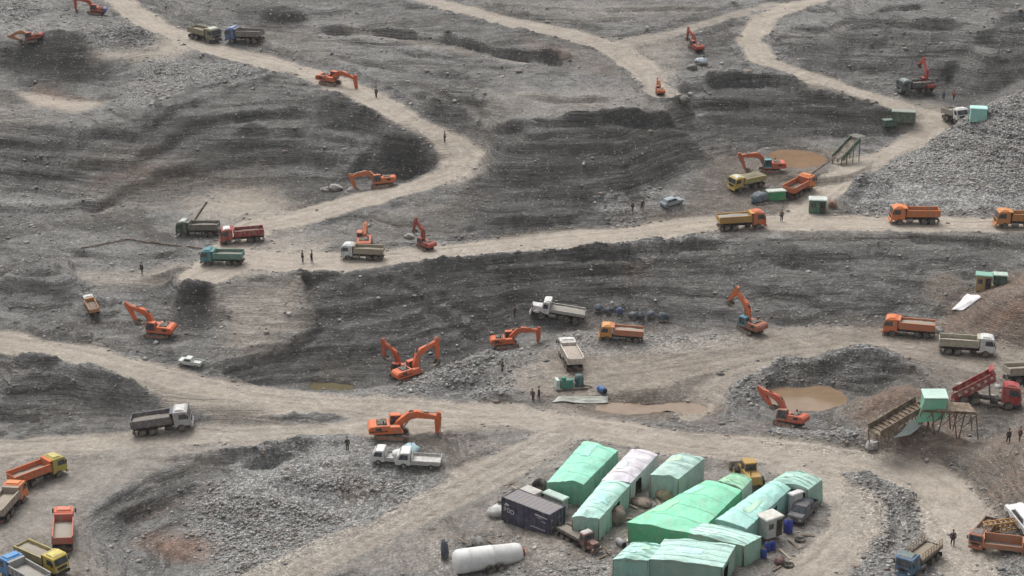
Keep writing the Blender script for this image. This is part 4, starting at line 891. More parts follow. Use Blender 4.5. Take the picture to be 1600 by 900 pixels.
def shelter(corners, h, label, col, wall=None, arch=.45, seed=0, group='tarpaulin shelters of the camp', openings=(), frame=True, folds=5, cat='shelter'):
    """corners: four roof-corner sightings (far-left, far-right, near-right, near-left) at eave height h above the ground"""
    Z0 = 0.0
    W = []
    for (u, v) in corners:
        p = P(u, v, h+Z0); g = gz(p[0], p[1]); p = P(u, v, h+g); W.append(Vector((p[0], p[1], g+h)))
    c = sum(W, Vector())/4; c.z = min(w_.z for w_ in W)-h
    t = thing('tarp_shelter', label, cat, c, 0, group)
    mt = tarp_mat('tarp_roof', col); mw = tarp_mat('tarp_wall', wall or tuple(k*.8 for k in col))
    Q = [w_-c for w_ in W]; r = random.Random(seed)
    n, m = 26, 14; vs = []
    for i in range(n+1):
        a = i/n
        for j in range(m+1):
            q = j/m; L0 = Q[0].lerp(Q[3], a); R0 = Q[1].lerp(Q[2], a); p = L0.lerp(R0, q)
            sag = abs(math.sin(math.pi*a*folds)); e = min(a, 1-a, .12)/.12
            z = arch*(1-abs(2*q-1)**2.2)*(.55+.45*e)*(.82+.18*sag) + r.uniform(-.03, .03) + .3*fbm(np.array([a*5+seed]), np.array([q*3.0]), 3, seed)[0]*(1-abs(2*q-1)**4) - .05*(abs((a*folds*2) % 1-.5) < .1)
            out = (q-.5)*.1; p = p + (R0-L0)*out*.3
            vs.append((p.x, p.y, p.z+z))
    MB().add(vs, [(i*(m+1)+j, i*(m+1)+j+1, (i+1)*(m+1)+j+1, (i+1)*(m+1)+j) for i in range(n) for j in range(m)]).build('roof_tarp', mt, t, True)
    for kq in range(2 if len(label) % 2 else 1):     # patches of another sheet on the roof
        i0 = 2+int(r.random()*14); j0 = 1+int(r.random()*7); di, dj = 5+int(r.random()*3), 3+int(r.random()*3); pv = []
        for i in range(di+1):
            for j in range(dj+1): p = vs[(i0+i)*(m+1)+min(m, j0+j)]; pv.append((p[0]+r.uniform(-.05,.05), p[1]+r.uniform(-.05,.05), p[2]+.035))
        MB().add(pv, [(i*(dj+1)+j, i*(dj+1)+j+1, (i+1)*(dj+1)+j+1, (i+1)*(dj+1)+j) for i in range(di) for j in range(dj)]).build('patch', tarp_mat('tarp_patch', tuple(min(.75, k*(.8+.45*r.random())+.04) for k in col)), t, True)
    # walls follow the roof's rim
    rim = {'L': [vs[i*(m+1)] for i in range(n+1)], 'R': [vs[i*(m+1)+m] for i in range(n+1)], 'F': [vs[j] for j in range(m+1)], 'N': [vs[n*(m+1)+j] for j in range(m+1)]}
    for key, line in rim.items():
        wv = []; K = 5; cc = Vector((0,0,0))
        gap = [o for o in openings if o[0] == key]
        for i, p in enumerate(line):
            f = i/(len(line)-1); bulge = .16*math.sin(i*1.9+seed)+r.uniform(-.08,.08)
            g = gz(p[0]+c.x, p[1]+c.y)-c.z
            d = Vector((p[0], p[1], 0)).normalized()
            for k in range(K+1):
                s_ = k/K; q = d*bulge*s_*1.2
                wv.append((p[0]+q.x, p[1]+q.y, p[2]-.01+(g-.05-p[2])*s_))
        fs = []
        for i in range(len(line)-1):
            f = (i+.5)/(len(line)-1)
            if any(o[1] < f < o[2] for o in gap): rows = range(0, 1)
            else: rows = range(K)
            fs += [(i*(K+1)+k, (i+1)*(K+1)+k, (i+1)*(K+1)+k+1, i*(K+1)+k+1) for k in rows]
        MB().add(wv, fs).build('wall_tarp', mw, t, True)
    if frame:
        b = MB()
        for p in Q: b.tube((p.x*.985, p.y*.985, -.1), (p.x*.985, p.y*.985, p.z-.03), .05, 6)
        for A, B in ((0,3),(1,2),(0,1),(3,2)): b.tube(tuple(Q[A]*.985-Vector((0,0,.06))), tuple(Q[B]*.985-Vector((0,0,.06))), .04, 5)
        b.build('frame', paint_mat('frame_timber', (.28,.2,.12), .4, .8), t)
    for i in range(3, n, 6):
        rope = MB(); line = [vs[i*(m+1)+j] for j in range(m+1)]
        for a, b2 in zip(line, line[1:]): rope.beam((a[0], a[1], a[2]+.03), (b2[0], b2[1], b2[2]+.03), .035, .02)
        rope.build('tie_rope', paint_mat('rope', tuple(min(.8, k*1.3+.05) for k in col), .3, .9), t)
    return t

def barrel(u, v, label, col, dz=0, lying=False, group='plastic barrels', s=1.0):
    x, y, _ = hit(u, v); z = gz(x, y)+dz
    t = thing('barrel', label, 'barrel', (x, y, z + (.3 if lying else 0)), 0, group, (R(90), 0, R(30)) if lying else (0, 0, .3)); t.scale = (s,)*3
    m = paint_mat('barrel_plastic', col, .2, .45)
    MB().lathe([(.25,-.02),(.29,.02),(.3,.28),(.31,.3),(.3,.32),(.3,.6),(.31,.62),(.3,.64),(.28,.88),(.22,.92)], 14).build('drum', m, t, True)
    MB().lathe([(.22,.91),(.22,.95),(.05,.95)], 12).build('lid', M_BLACK, t)
    return t
def bundle(u, v, label, col, r=(.9,.7,.7), seed=0, name='covered_heap', cat='bundle', group=None, dz=0):
    """goods lashed under a sheet"""
    x, y, _ = hit(u, v); z = gz(x, y)+dz
    t = thing(name, label, cat, (x, y, z), random.Random(seed).uniform(0, 3), group)
    MB().blob((0,0,r[2]*.5), r[0], r[1], r[2]*.75, seed, .22, 12, 7).build('cover', tarp_mat('cover_sheet', col), t, True)
    MB().lathe([(r[0]*.9,-.05),(r[0]*.8,.1)], 9).build('base', M_MUDSTEEL, t)
    b = MB(); 
    for a in (0, 1.2, 2.4): b.beam((-r[0]*math.cos(a), -r[1]*math.sin(a), r[2]*.62), (r[0]*math.cos(a), r[1]*math.sin(a), r[2]*1.22), .05, .03)
    b.build('rope', M_BLACK, t); return t
def boulder(u, v, label, s=.8, seed=0, col=(.34,.33,.32)):
    x, y, _ = hit(u, v); o = MB().blob((0,0,0), s, s*.75, s*.6, seed, .25, 8, 5).build('boulder', paint_mat('boulder_rock', col, .3, .95), None, False)
    o.location = (x, y, gz(x, y)+s*.25); tag(o, label, 'boulder'); return o
def cabin(u, v, head, size, label, col, roof, name='cabin', cat='cabin', group=None, door=True, sink=.05, wall_tarp=False):
    x, y, _ = hit(u, v); z = gz(x, y)-sink; L_, W_, H_ = size
    t = thing(name, label, cat, (x, y, z), R(head), group)
    mk = tarp_mat if wall_tarp else (lambda n_, c_: paint_mat(n_, c_, .35, .6))
    MB().box(-L_/2, L_/2, -W_/2, W_/2, 0, H_, .04, .04, .04).build('wall', mk('cabin_wall', col), t, bevel=.03)
    MB().box(-L_/2-.12, L_/2+.12, -W_/2-.12, W_/2+.12, H_, H_+.14, .1, .1, .1).build('roof', mk('cabin_roof', roof), t, bevel=.03)
    if door:
        MB().box(L_*.1, L_*.1+.75*min(1, L_/2.2), -W_/2-.05, -W_/2-.01, .05, min(1.95, H_-.25)).build('door', M_BLACK, t)
        MB().box(-L_*.38, -L_*.1, -W_/2-.04, -W_/2-.01, H_*.5, H_*.78).build('window', M_GLASS, t)
    return t
# ================================================================== THE MINE'S MACHINES
TR = dump_truck
TR(320,63,-42,'khaki dump truck with pale cab roof on the upper left haul road',(.16,.17,.11),(.26,.24,.16),(.2,.18,.14),roof=(.5,.52,.42))
TR(384,66,157,'blue cab dump truck with grey bed passing the khaki one on the upper road',(.04,.11,.32),(.17,.17,.17),(.16,.15,.14),roof=(.2,.28,.42))
TR(311,368,172,'dark green dump truck waiting beyond the red and teal trucks',(.05,.085,.055),(.16,.155,.14),(.15,.14,.12),roof=(.42,.46,.4),scale=.88)
TR(379,378,192,'dark red dump truck with white cab roof between the dark green and teal trucks',(.3,.035,.035),(.3,.035,.04),(.1,.09,.08),roof=WHITE,scale=.88)
TR(349,412,172,'teal dump truck with green bed, nearest of three parked trucks at the bend',TEAL,(.10,.26,.23),(.2,.2,.17),scale=.84)
TR(567,405,173,'white cab dump truck with beige bed hiding an orange excavator, middle road',(.55,.6,.62),(.34,.29,.23),(.2,.17,.14),roof=WHITE,scale=.84)
TR(1158,357,8,'orange dump truck with yellow ochre bed heaped with gravel beside the wash plant',(.55,.13,.04),(.50,.28,.06),(.3,.29,.27),fill=.8,scale=.98)
TR(1428,348,178,'bright orange dump truck with empty bed passing below the grey gravel heap',(.68,.17,.03),(.58,.17,.05),(.24,.21,.18),fill=.2)
TR(1592,355,178,'amber dump truck cut off by the photo edge on the middle haul road',(.55,.20,.04),(.52,.22,.05),(.24,.21,.18),fill=.3)
TR(1166,294,212,'yellow and white dump truck being loaded below the wash plant excavator',(.55,.38,.06),(.45,.38,.16),(.2,.18,.13),roof=(.55,.55,.5),fill=1,scale=.86)
TR(1247,303,52,'orange dump truck seen from behind beside the upper muddy pond',(.66,.19,.04),(.55,.13,.05),(.1,.09,.08),fill=.1,scale=.95)
TR(1492,194,-80,'white cab dump truck facing the viewer beside the small mint tarp box',(.62,.62,.6),(.32,.3,.27),(.2,.2,.18),scale=.92)
TR(1428,146,200,'dark dump truck parked in front of the dark red excavator',(.06,.09,.09),(.07,.085,.09),(.12,.13,.12),roof=(.2,.26,.24),scale=.92)
TR(872,500,172,'white bonneted flatbed dump truck standing by the row of dark bundles',(.66,.66,.66),(.38,.38,.37),(.3,.29,.27),bonnet=True,roof=WHITE,flat=True,fill=.5)
TR(891,568,100,'white dump truck seen from behind between the excavator and the green pump set',(.66,.64,.62),(.58,.53,.48),(.42,.36,.32),roof=WHITE,fill=.9,scale=.95)
TR(970,530,176,'yellow orange dump truck half hidden behind a gravel bank',(.60,.25,.05),(.52,.18,.09),(.35,.3,.26),roof=(.62,.28,.08),scale=.82,fill=.6)
TR(1420,524,163,'orange dump truck driving on the lower muddy road ahead of the white one',(.66,.15,.03),(.55,.17,.07),(.3,.26,.22),fill=.7,scale=.95)
TR(1510,553,-12,'white cab dump truck with sand coloured bed facing right on the lower muddy road',(.62,.63,.65),(.42,.4,.32),(.26,.22,.18),roof=WHITE,fill=.4)
TR(1612,598,10,'dump truck with beige bed cut off by the right edge of the photo',(.3,.28,.24),(.36,.32,.26),(.26,.22,.18))
TR(1540,632,-14,'dark red dump truck tipping its raised bed into the wash plant hopper',(.34,.025,.03),(.28,.03,.035),None,tilt=38,scale=1.1)
TR(256,673,5,'dump truck with white and grey cab and dark chassis on the lower left road',(.42,.42,.43),(.13,.13,.15),(.17,.16,.15),roof=(.55,.55,.54),fill=.5,scale=1.02)
TR(60,752,47,'yellow green cab dump truck with bright orange bed in the left yard',(.42,.36,.06),(.62,.14,.04),(.28,.25,.21),roof=(.48,.42,.12),fill=.3,scale=.95)
TR(13,800,82,'orange cab dump truck with beige bed at the left edge of the photo',(.66,.19,.05),(.34,.29,.24),(.34,.29,.24),roof=(.68,.2,.05),fill=.5,scale=.95)
TR(99,843,102,'red orange dump truck with grey load standing alone in the left yard',(.62,.12,.05),(.48,.12,.09),(.32,.30,.26),roof=(.6,.17,.1),fill=.35,scale=.95)
TR(66,887,-35,'yellow dump truck facing the viewer in the bottom left corner',(.58,.44,.05),(.40,.33,.13),(.3,.27,.23),roof=(.6,.5,.12),fill=.6,scale=.9)
TR(40,914,138,'blue dump truck beside the yellow one in the bottom left corner',(.05,.22,.50),(.30,.31,.32),(.33,.32,.3),roof=(.06,.26,.55),fill=.4,scale=.95)
TR(1538,846,-125,'orange and black dump truck facing the viewer next to the dark clothed man',(.40,.11,.05),(.16,.09,.06),(.12,.1,.09),roof=(.10,.09,.10),scale=.70)
TR(1436,888,-132,'blue cab stake truck at the bottom of the photo loaded with timber rails',(.04,.13,.25),(.13,.11,.09),(.24,.2,.15),roof=(.09,.14,.14),flat=True,stakes=True,scale=.88)
TR(903,848,-50,'small maroon bonneted truck with white cab roof parked beside the navy container',(.17,.075,.065),(.12,.1,.09),(.2,.18,.16),bonnet=True,roof=(.55,.52,.5),flat=True,scale=.72)
TR(143,478,115,'small orange and white dump truck half buried behind a spoil bank',(.55,.55,.56),(.52,.24,.09),(.16,.12,.1),scale=.6)

EX = excavator
EX(52,62,160,178,8,-152,-100,'orange red excavator reaching left on top of the dark spoil heap',(.55,.08,.03),scale=.8,rear=(.3,.04,.03),boomcol=(.5,.22,.09))
EX(150,22,165,185,20,-95,-120,'red excavator with blue tail at the top left edge of the photo',(.55,.07,.03),rear=(.08,.14,.3),scale=.85)
EX(516,131,-25,-22,5,-80,-140,'orange excavator reaching down the bank beside the upper haul road',ORED,scale=.95)
EX(597,292,178,178,12,-103,-150,'orange excavator working in the dark hollow under the haul road bend',(.66,.17,.05),scale=.95)
EX(570,387,95,92,-2,-60,-120,'orange excavator seen over the white cab truck',(.64,.14,.04),scale=1.0)
EX(664,388,120,135,62,-70,-140,'dark red excavator with raised boom behind the rubble bank of the middle road',(.42,.05,.03),scale=.72)
EX(247,524,172,168,38,-112,-150,'orange red excavator with arched boom in the left quarry floor',(.70,.13,.03),scale=.98)
EX(645,592,20,30,35,-92,-120,'orange excavator with its boom raised to the right in the pit beside its twin',(.68,.12,.03),scale=1.0)
EX(628,588,160,155,62,-82,-140,'orange excavator with its boom raised to the left in the pit beside its twin',(.64,.10,.03),scale=.85)
EX(792,543,10,4,10,-93,-160,'bright orange excavator with boom bent over the rubble beside the white truck',(.72,.12,.02),scale=.9)
EX(612,683,-4,8,8,-91,-95,'large orange excavator on the lower road above the two white light trucks',(.70,.14,.03),scale=1.14)
EX(1232,666,128,146,40,-125,-160,'orange excavator at the edge of the round muddy pond',(.62,.10,.04),scale=.95,cabcol=(.35,.16,.1))
EX(1203,268,178,180,18,-108,-150,'orange excavator with teal cab and red tail loading at the wash plant',(.60,.12,.04),cabcol=(.07,.32,.36),rear=(.55,.06,.04),scale=1.0)
EX(1087,78,115,110,30,-75,-140,'small red excavator under the fork of the upper right roads',(.45,.06,.03),scale=.78)
EX(1446,140,100,105,66,-40,-120,'dark red excavator with upright boom behind the dark dump truck',(.35,.04,.035),scale=.85,boomcol=(.5,.06,.05))
EX(1172,518,110,128,62,-50,-120,'excavator with long orange boom raised over the foot of the long dark face',(.40,.11,.05),scale=1.0,boomcol=(.66,.15,.05),cabcol=(.1,.3,.42))
EX(1031,147,90,95,20,-85,-120,'little orange excavator at the end of the rutted upper track',(.6,.12,.03),scale=.6)

LV = light_vehicle
LV(612,721,172,'minitruck','white light truck with a rounded white tank parked behind the white flatbed one','light truck',WHITE,scale=.9,cargo=(.62,.62,.62))
LV(653,729,176,'minitruck','white light truck with open flatbed parked under the large orange excavator','light truck',(.62,.62,.6),scale=1.0)
bundle(640,712,'pale blue tarpaulin bundle behind the two white light trucks',(.28,.42,.47),(1.6,1.0,.9),11,'tarp_bundle','bundle')
LV(1598,822,100,'car','white car cut off by the right edge of the photo','car',(.68,.68,.68),scale=1.05)
LV(1050,319,30,'car','grey blue car parked at the foot of the long grey slope','car',(.25,.3,.34),scale=.72)
LV(1253,808,-120,'pickup','dark pickup with covered bed parked under the mint shelter','pickup',(.09,.09,.10),scale=.95,cargo=(.09,.1,.12))
LV(298,574,165,'pickup','pale pickup half hidden beside the lower left road','pickup',(.52,.55,.53),scale=.62)
wheel_loader(1168,752,100,'yellow wheel loader with black cab parked behind the camp shelters')

PE = person
PE(222,430,60,'person in dark clothes standing alone on the left track')
PE(473,411,30,'left of two people in black walking on the middle road')
PE(487,410,10,'right of two people in black walking on the middle road',lean=.1)
PE(588,153,250,'person in dark clothes beside the upper haul road near the excavator',(.06,.06,.06))
PE(695,222,200,'person with reddish jacket at the bend of the upper haul road',(.09,.03,.03))
PE(988,334,40,'left person in black at the edge of the long grey slope',lean=.1)
PE(1003,328,300,'right person in black bending at the edge of the long grey slope',lean=.45)
PE(1221,346,260,'person in grey standing below the orange truck at the wash plant',(.1,.09,.08))
PE(543,704,90,'person in olive coat standing on the gravel above the basin',(.06,.06,.04),(.05,.05,.04))
PE(842,627,180,'person in black standing beside the muddy puddle',(.02,.02,.025))
PE(833,630,250,'crouching dark figure next to the person at the muddy puddle',(.06,.04,.035),lean=.5)
PE(804,500,200,'person in dark blue behind the bright orange excavator',(.025,.03,.05))
PE(1488,852,-90,'person in black coat standing left of the orange and black truck',(.015,.018,.03),arm=.2)
PE(1575,693,110,'person in dark clothes below the trestle on the right',(.05,.04,.035))
PE(1593,690,200,'person at the right edge of the photo beside the tracks',(.10,.05,.045))
PE(1490,158,220,'person in a red jacket beside the upper right haul road',(.45,.05,.05))
PE(1474,157,250,'person in a blue jacket beside the one in red',(.07,.2,.3))
PE(1183,522,180,'person in dark blue next to the excavator with the long boom',(.03,.06,.1))
PE(785,584,200,'person in grey on the rubble ridge of the pit',(.07,.07,.07))

# ================================================================== THE CAMP
_sh = shelter
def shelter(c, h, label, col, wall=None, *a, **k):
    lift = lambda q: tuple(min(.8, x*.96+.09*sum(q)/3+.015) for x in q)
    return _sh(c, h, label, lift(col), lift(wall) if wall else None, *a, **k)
MINT=(.30,.60,.48); GREEN=(.13,.52,.27); PALE=(.42,.66,.58); LILAC=(.56,.53,.58); AQUA=(.34,.62,.56)
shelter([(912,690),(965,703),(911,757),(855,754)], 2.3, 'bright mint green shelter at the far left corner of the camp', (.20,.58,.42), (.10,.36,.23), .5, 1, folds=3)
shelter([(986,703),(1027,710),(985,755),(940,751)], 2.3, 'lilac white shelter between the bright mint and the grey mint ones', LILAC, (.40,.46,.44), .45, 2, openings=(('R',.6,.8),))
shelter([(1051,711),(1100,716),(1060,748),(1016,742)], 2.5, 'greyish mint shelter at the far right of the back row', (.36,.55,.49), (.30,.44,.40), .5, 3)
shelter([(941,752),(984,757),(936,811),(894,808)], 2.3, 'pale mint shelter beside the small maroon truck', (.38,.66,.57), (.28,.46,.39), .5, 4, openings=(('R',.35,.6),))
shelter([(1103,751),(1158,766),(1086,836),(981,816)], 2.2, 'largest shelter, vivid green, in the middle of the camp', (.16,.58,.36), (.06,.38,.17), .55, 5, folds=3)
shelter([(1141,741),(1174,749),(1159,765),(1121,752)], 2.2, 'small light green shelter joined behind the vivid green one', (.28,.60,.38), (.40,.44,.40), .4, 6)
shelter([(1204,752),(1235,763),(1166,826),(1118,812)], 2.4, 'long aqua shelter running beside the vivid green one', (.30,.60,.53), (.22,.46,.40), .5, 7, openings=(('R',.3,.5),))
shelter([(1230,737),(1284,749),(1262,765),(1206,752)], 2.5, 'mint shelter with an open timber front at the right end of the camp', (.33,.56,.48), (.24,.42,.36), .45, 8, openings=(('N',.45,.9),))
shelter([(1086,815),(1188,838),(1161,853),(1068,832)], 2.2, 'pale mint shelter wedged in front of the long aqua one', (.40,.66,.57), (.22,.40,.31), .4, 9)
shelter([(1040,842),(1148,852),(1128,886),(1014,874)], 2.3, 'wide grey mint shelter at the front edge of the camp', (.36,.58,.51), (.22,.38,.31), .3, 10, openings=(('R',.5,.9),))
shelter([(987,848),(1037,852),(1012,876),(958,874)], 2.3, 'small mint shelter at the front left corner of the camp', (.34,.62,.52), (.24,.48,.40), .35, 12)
# navy shipping container with white lettering
def container():
    h = 2.6; A = Vector(P(783,771,h-.2)); B = Vector(P(858.7,800,h-.2)); d = (B-A).normalized(); ang = math.atan2(d.y, d.x)
    c0 = Vector((B.x, B.y, 0))-Vector((math.cos(ang), math.sin(ang), 0))*3.03+Vector((-math.sin(ang), math.cos(ang), 0))*1.22
    z = gz(c0.x, c0.y)-.05
    t = thing('shipping_container', 'navy blue shipping container with white lettering and grey roof at the left of the camp', 'container', (c0.x, c0.y, z), ang)
    m = paint_mat('container_paint', (.045,.045,.085), .18, .55); mr = paint_mat('container_roof_paint', (.21,.20,.21), .3, .7); mf = paint_mat('container_frame_paint', (.035,.035,.06), .3, .6)
    b = MB(); n = 44
    for y, s in ((-1.19, -1), (1.19, 1)):
        vs = []
        for i in range(n+1):
            x = -2.95+5.9*i/n; yy = y - s*(.04 if i % 4 in (1, 2) else 0); vs += [(x, yy, .15), (x, yy, 2.5)]
        b.add(vs, [(2*i, 2*i+2, 2*i+3, 2*i+1) for i in range(n)])
    b.build('side_wall', m, t)
    MB().box(-2.98, 2.98, -1.17, 1.17, .02, .15).build('floor', M_CHASSIS, t)
    vs = []
    for i in range(n+1):
        x = -2.95+5.9*i/n; zz = 2.52+(.03 if i % 4 in (1, 2) else 0); vs += [(x, -1.17, zz), (x, 1.17, zz)]
    MB().add(vs, [(2*i, 2*i+2, 2*i+3, 2*i+1) for i in range(n)]).build('roof', mr, t)
    f = MB()
    for x in (-2.98, 2.98):
        for y in (-1.2, 1.2): f.box(x-.07, x+.07, y-.07, y+.07, 0, 2.6)
        f.box(x-.05, x+.05, -1.13, 1.13, 2.48, 2.58).box(x-.05, x+.05, -1.13, 1.13, 0, .12)
    for y in (-1.2, 1.2): f.box(-2.91, 2.91, y-.05, y+.05, 2.48, 2.58).box(-2.91, 2.91, y-.05, y+.05, 0, .12)
    f.build('frame', mf, t); MB().box(-2.97, -2.93, -1.13, 1.13, .12, 2.48).build('end_wall', m, t)
    for s in (0, 1):
        o = MB().box(2.94, 2.99, -1.12+s*1.13, -.01+s*1.13, .14, 2.47).build('door', m, t)
        k = MB()
        for y in (-.85, -.35): k.tube((3.02, y+s*1.15, .15), (3.02, y+s*1.15, 2.45), .03, 6)
        k.box(3.0, 3.03, -1.0+s*1.13, -.6+s*1.13, 1.7, 1.85).box(3.0, 3.03, -.9+s*1.13, -.5+s*1.13, .9, 1.1).build('lock_bar', M_STEEL, o)
    # writing: letters too blurred to read but plainly there; a three-letter mark, an emblem over it and two lines of print
    mk = paint_mat('white_lettering', (.55,.55,.56), .25, .6); y = -1.245; g = MB()
    def bar(x0, x1, z0, z1): g.box(x0, x1, y-.006, y, z0, z1)
    for s in ((-2.72,1.0),): pass
    z0 = 1.12
    bar(-2.75,-2.68,z0,z0+.5); bar(-2.68,-2.45,z0+.43,z0+.5); bar(-2.52,-2.45,z0+.22,z0+.43); bar(-2.68,-2.45,z0+.2,z0+.27)
    g.build('lettering', mk, t); g = MB()
    bar(-2.32,-2.25,z0,z0+.5); bar(-2.25,-2.02,z0+.43,z0+.5); bar(-2.25,-2.02,z0,z0+.07); bar(-2.09,-2.02,z0+.07,z0+.43)
    g.build('lettering', mk, t); g = MB()
    for i in range(16):
        a, a2 = i*math.pi/8, (i+1)*math.pi/8
        g.add([(-1.68+.26*math.cos(a),y-.006,z0+.2+.26*math.sin(a)),(-1.68+.26*math.cos(a2),y-.006,z0+.2+.26*math.sin(a2)),(-1.68+.17*math.cos(a2),y-.006,z0+.2+.17*math.sin(a2)),(-1.68+.17*math.cos(a),y-.006,z0+.2+.17*math.sin(a))], [(0,1,2,3)])
    g.build('lettering', mk, t); g = MB()
    g.add([(-2.7,y-.006,1.8),(-2.05,y-.006,1.86),(-2.1,y-.006,2.0),(-2.4,y-.006,2.15),(-2.6,y-.006,2.0)], [(0,1,2,3,4)])
    g.add([(1.2,y-.006,2.0),(2.75,y-.006,1.98),(2.75,y-.006,2.07),(1.25,y-.006,2.18)], [(0,1,2,3)])
    g.add([(1.2,y-.006,1.78),(2.2,y-.006,1.84),(1.9,y-.006,1.9)], [(0,1,2)])
    g.build('emblem', mk, t); g = MB()
    for i in range(9): bar(.75+i*.2, .75+i*.2+.14, .62, .72)
    g.build('lettering', mk, t); g = MB()
    for i in range(4): bar(2.05+i*.14, 2.05+i*.14+.09, 1.5, 1.6)
    g.build('lettering', mk, t)
container()
# fallen white tank with its wheel
def tank():
    g0 = gz(*hit(765,885)[:2]); A = Vector(P(714,878,g0+1.1)); B = Vector(P(813,860,g0+1.1)); z = gz(A.x, A.y); d = (B-A); L_ = d.length; ang = math.atan2(d.y, d.x)
    t = thing('tank', 'long white cylindrical tank lying on the ground below the navy container', 'tank', (A.x, A.y, g0+1.1), ang, None, (0, R(2), ang))
    m = paint_mat('tank_paint', (.68,.68,.67), .16, .5)
    MB().lathe([(.02,-.35),(.6,-.3),(1.0,-.15),(1.14,.05),(1.17,.3),(1.17,1.0),(1.19,1.02),(1.17,1.04),(1.13,3.4),(1.15,3.42),(1.1,3.44),(.98,L_-.4),(.86,L_),(.8,L_)], 28, (0,0,0), 'X').build('shell', m, t, True)
    MB().lathe([(.8,L_+.005),(.7,L_+.01),(.05,L_+.01)], 20, (0,0,0), 'X').build('open_end', M_BLACK, t)
    MB().lathe([(.45,L_+.25),(.5,L_+.35),(.15,L_+.42)], 12, (0,0,0), 'X').build('end_flange', paint_mat('red_oxide_paint', (.5,.1,.04), .3, .6), t)
    MB().beam((L_*.97,-.6,-.5),(L_+.35,-.6,-.4),.1,.12).beam((L_*.97,.6,-.4),(L_+.35,.5,-.3),.1,.12).build('bracket', M_MUDSTEEL, t)
    o = MB().lathe([(.32,-.16),(.52,-.16),(.55,0),(.52,.16),(.32,.16)], 14, (0,0,0), 'Y').build('wheel', M_TYRE, t, True); o.location = (L_*.62, -1.3, -.62)
    MB().lathe([(.33,-.1),(.2,-.17),(.05,-.17)], 12, (0,0,0), 'Y').build('rim', M_RIM, o)
    o = MB().lathe([(.32,-.16),(.52,-.16),(.55,0),(.52,.16),(.32,.16)], 14, (0,0,0), 'Y').build('wheel', M_TYRE, t, True); o.location = (L_*.46, -1.28, -.72)
tank()
# white and grey cabins, water containers
cabin(1201,842,33,(2.0,1.6,2.0),'white cabin with a dark window standing on blue barrels at the right of the camp',(.5,.52,.5),(.62,.62,.58),sink=-.5)
barrel(1199,862,'blue barrel nearest the front of the camp, left of the cabin',(.03,.06,.30),group='blue barrels at the right of the camp')
barrel(1193,872,'lower blue barrel below the white cabin',(.03,.07,.28),group='blue barrels at the right of the camp')
barrel(1207,860,'blue barrel under the white cabin',(.025,.05,.26),group='blue barrels at the right of the camp')
barrel(1231,832,'large blue barrel beside the dark pickup',(.03,.05,.30),s=1.5,group='blue barrels at the right of the camp')
cabin(1242,803,35,(1.5,.6,2.3),'tall white cabinet against the mint shelter',(.62,.62,.62),(.62,.62,.62),'cabinet','cabinet',door=False)
cabin(827,790,-42,(1.9,1.7,1.5),'grey white louvred generator box behind the navy container',(.36,.35,.33),(.45,.44,.42),'generator_box','generator')
def spare_wheel(u, v, label, s):
    x, y, _ = hit(u, v); t = thing('machine_wheel', label, 'wheel', (x, y, gz(x, y)+.85*s), 0, None, (R(12), 0, R(-35))); t.scale = (s,)*3
    MB().lathe([(.45,-.28),(.78,-.28),(.85,-.1),(.85,.1),(.78,.28),(.45,.28)], 16, (0,0,0), 'Y').build('tyre', M_TYRE, t, True)
    MB().lathe([(.46,-.2),(.3,-.25),(.1,-.3)], 12, (0,0,0), 'Y').build('hub', paint_mat('rusty_hub', (.3,.1,.04), .5, .8), t)
spare_wheel(845,776,'big rusty wheel leaning between the generator box and the mint shelter',1.15)
cabin(868,800,-42,(2.6,.9,1.9),'narrow mint roofed box directly behind the navy container',(.36,.38,.37),(.42,.56,.50),'storage_box','storage box',door=False)
bundle(776,806,'crumpled white sheet bundle left of the navy container',(.5,.5,.47),(.9,.9,.8),21,'sheet_bundle','bundle')
bundle(1040,779,'straw coloured heap between the shelters',(.36,.28,.17),(1.0,.8,.8),22,'sheet_bundle','bundle')
bundle(1003,790,'brown rubbish heap beside the lilac shelter',(.20,.14,.11),(1.2,.9,.5),23,'rubbish_heap','heap')
bundle(962,815,'brown crate heap beside the pale mint shelter',(.20,.15,.12),(1.0,1.0,1.3),24,'rubbish_heap','heap')
bundle(1218,880,'dark red bundle beside the blue barrels',(.10,.04,.035),(.7,.5,.5),25,'sheet_bundle','bundle')
bundle(752,858,'dark scrap heap behind the white tank',(.10,.09,.08),(1.2,.7,.8),26,'scrap_heap','heap')
bundle(735,858,'small black scrap heap left of the one behind the white tank',(.03,.03,.03),(.6,.5,.4),27,'scrap_heap','heap')
bundle(695,872,'dark blue grey covered machine standing left of the white tank',(.06,.075,.1),(.45,.5,1.5),28,'covered_machine','machine')
barrel(965,850,'grey pipe stub lying left of the front shelters',(.3,.28,.3),lying=True,group=None,s=1.2)
cabin(992,896,8,(1.5,1.3,1.9),'small white open topped cabin in front of the front left shelter',(.40,.47,.45),(.55,.60,.58),'cabin','cabin',sink=0)

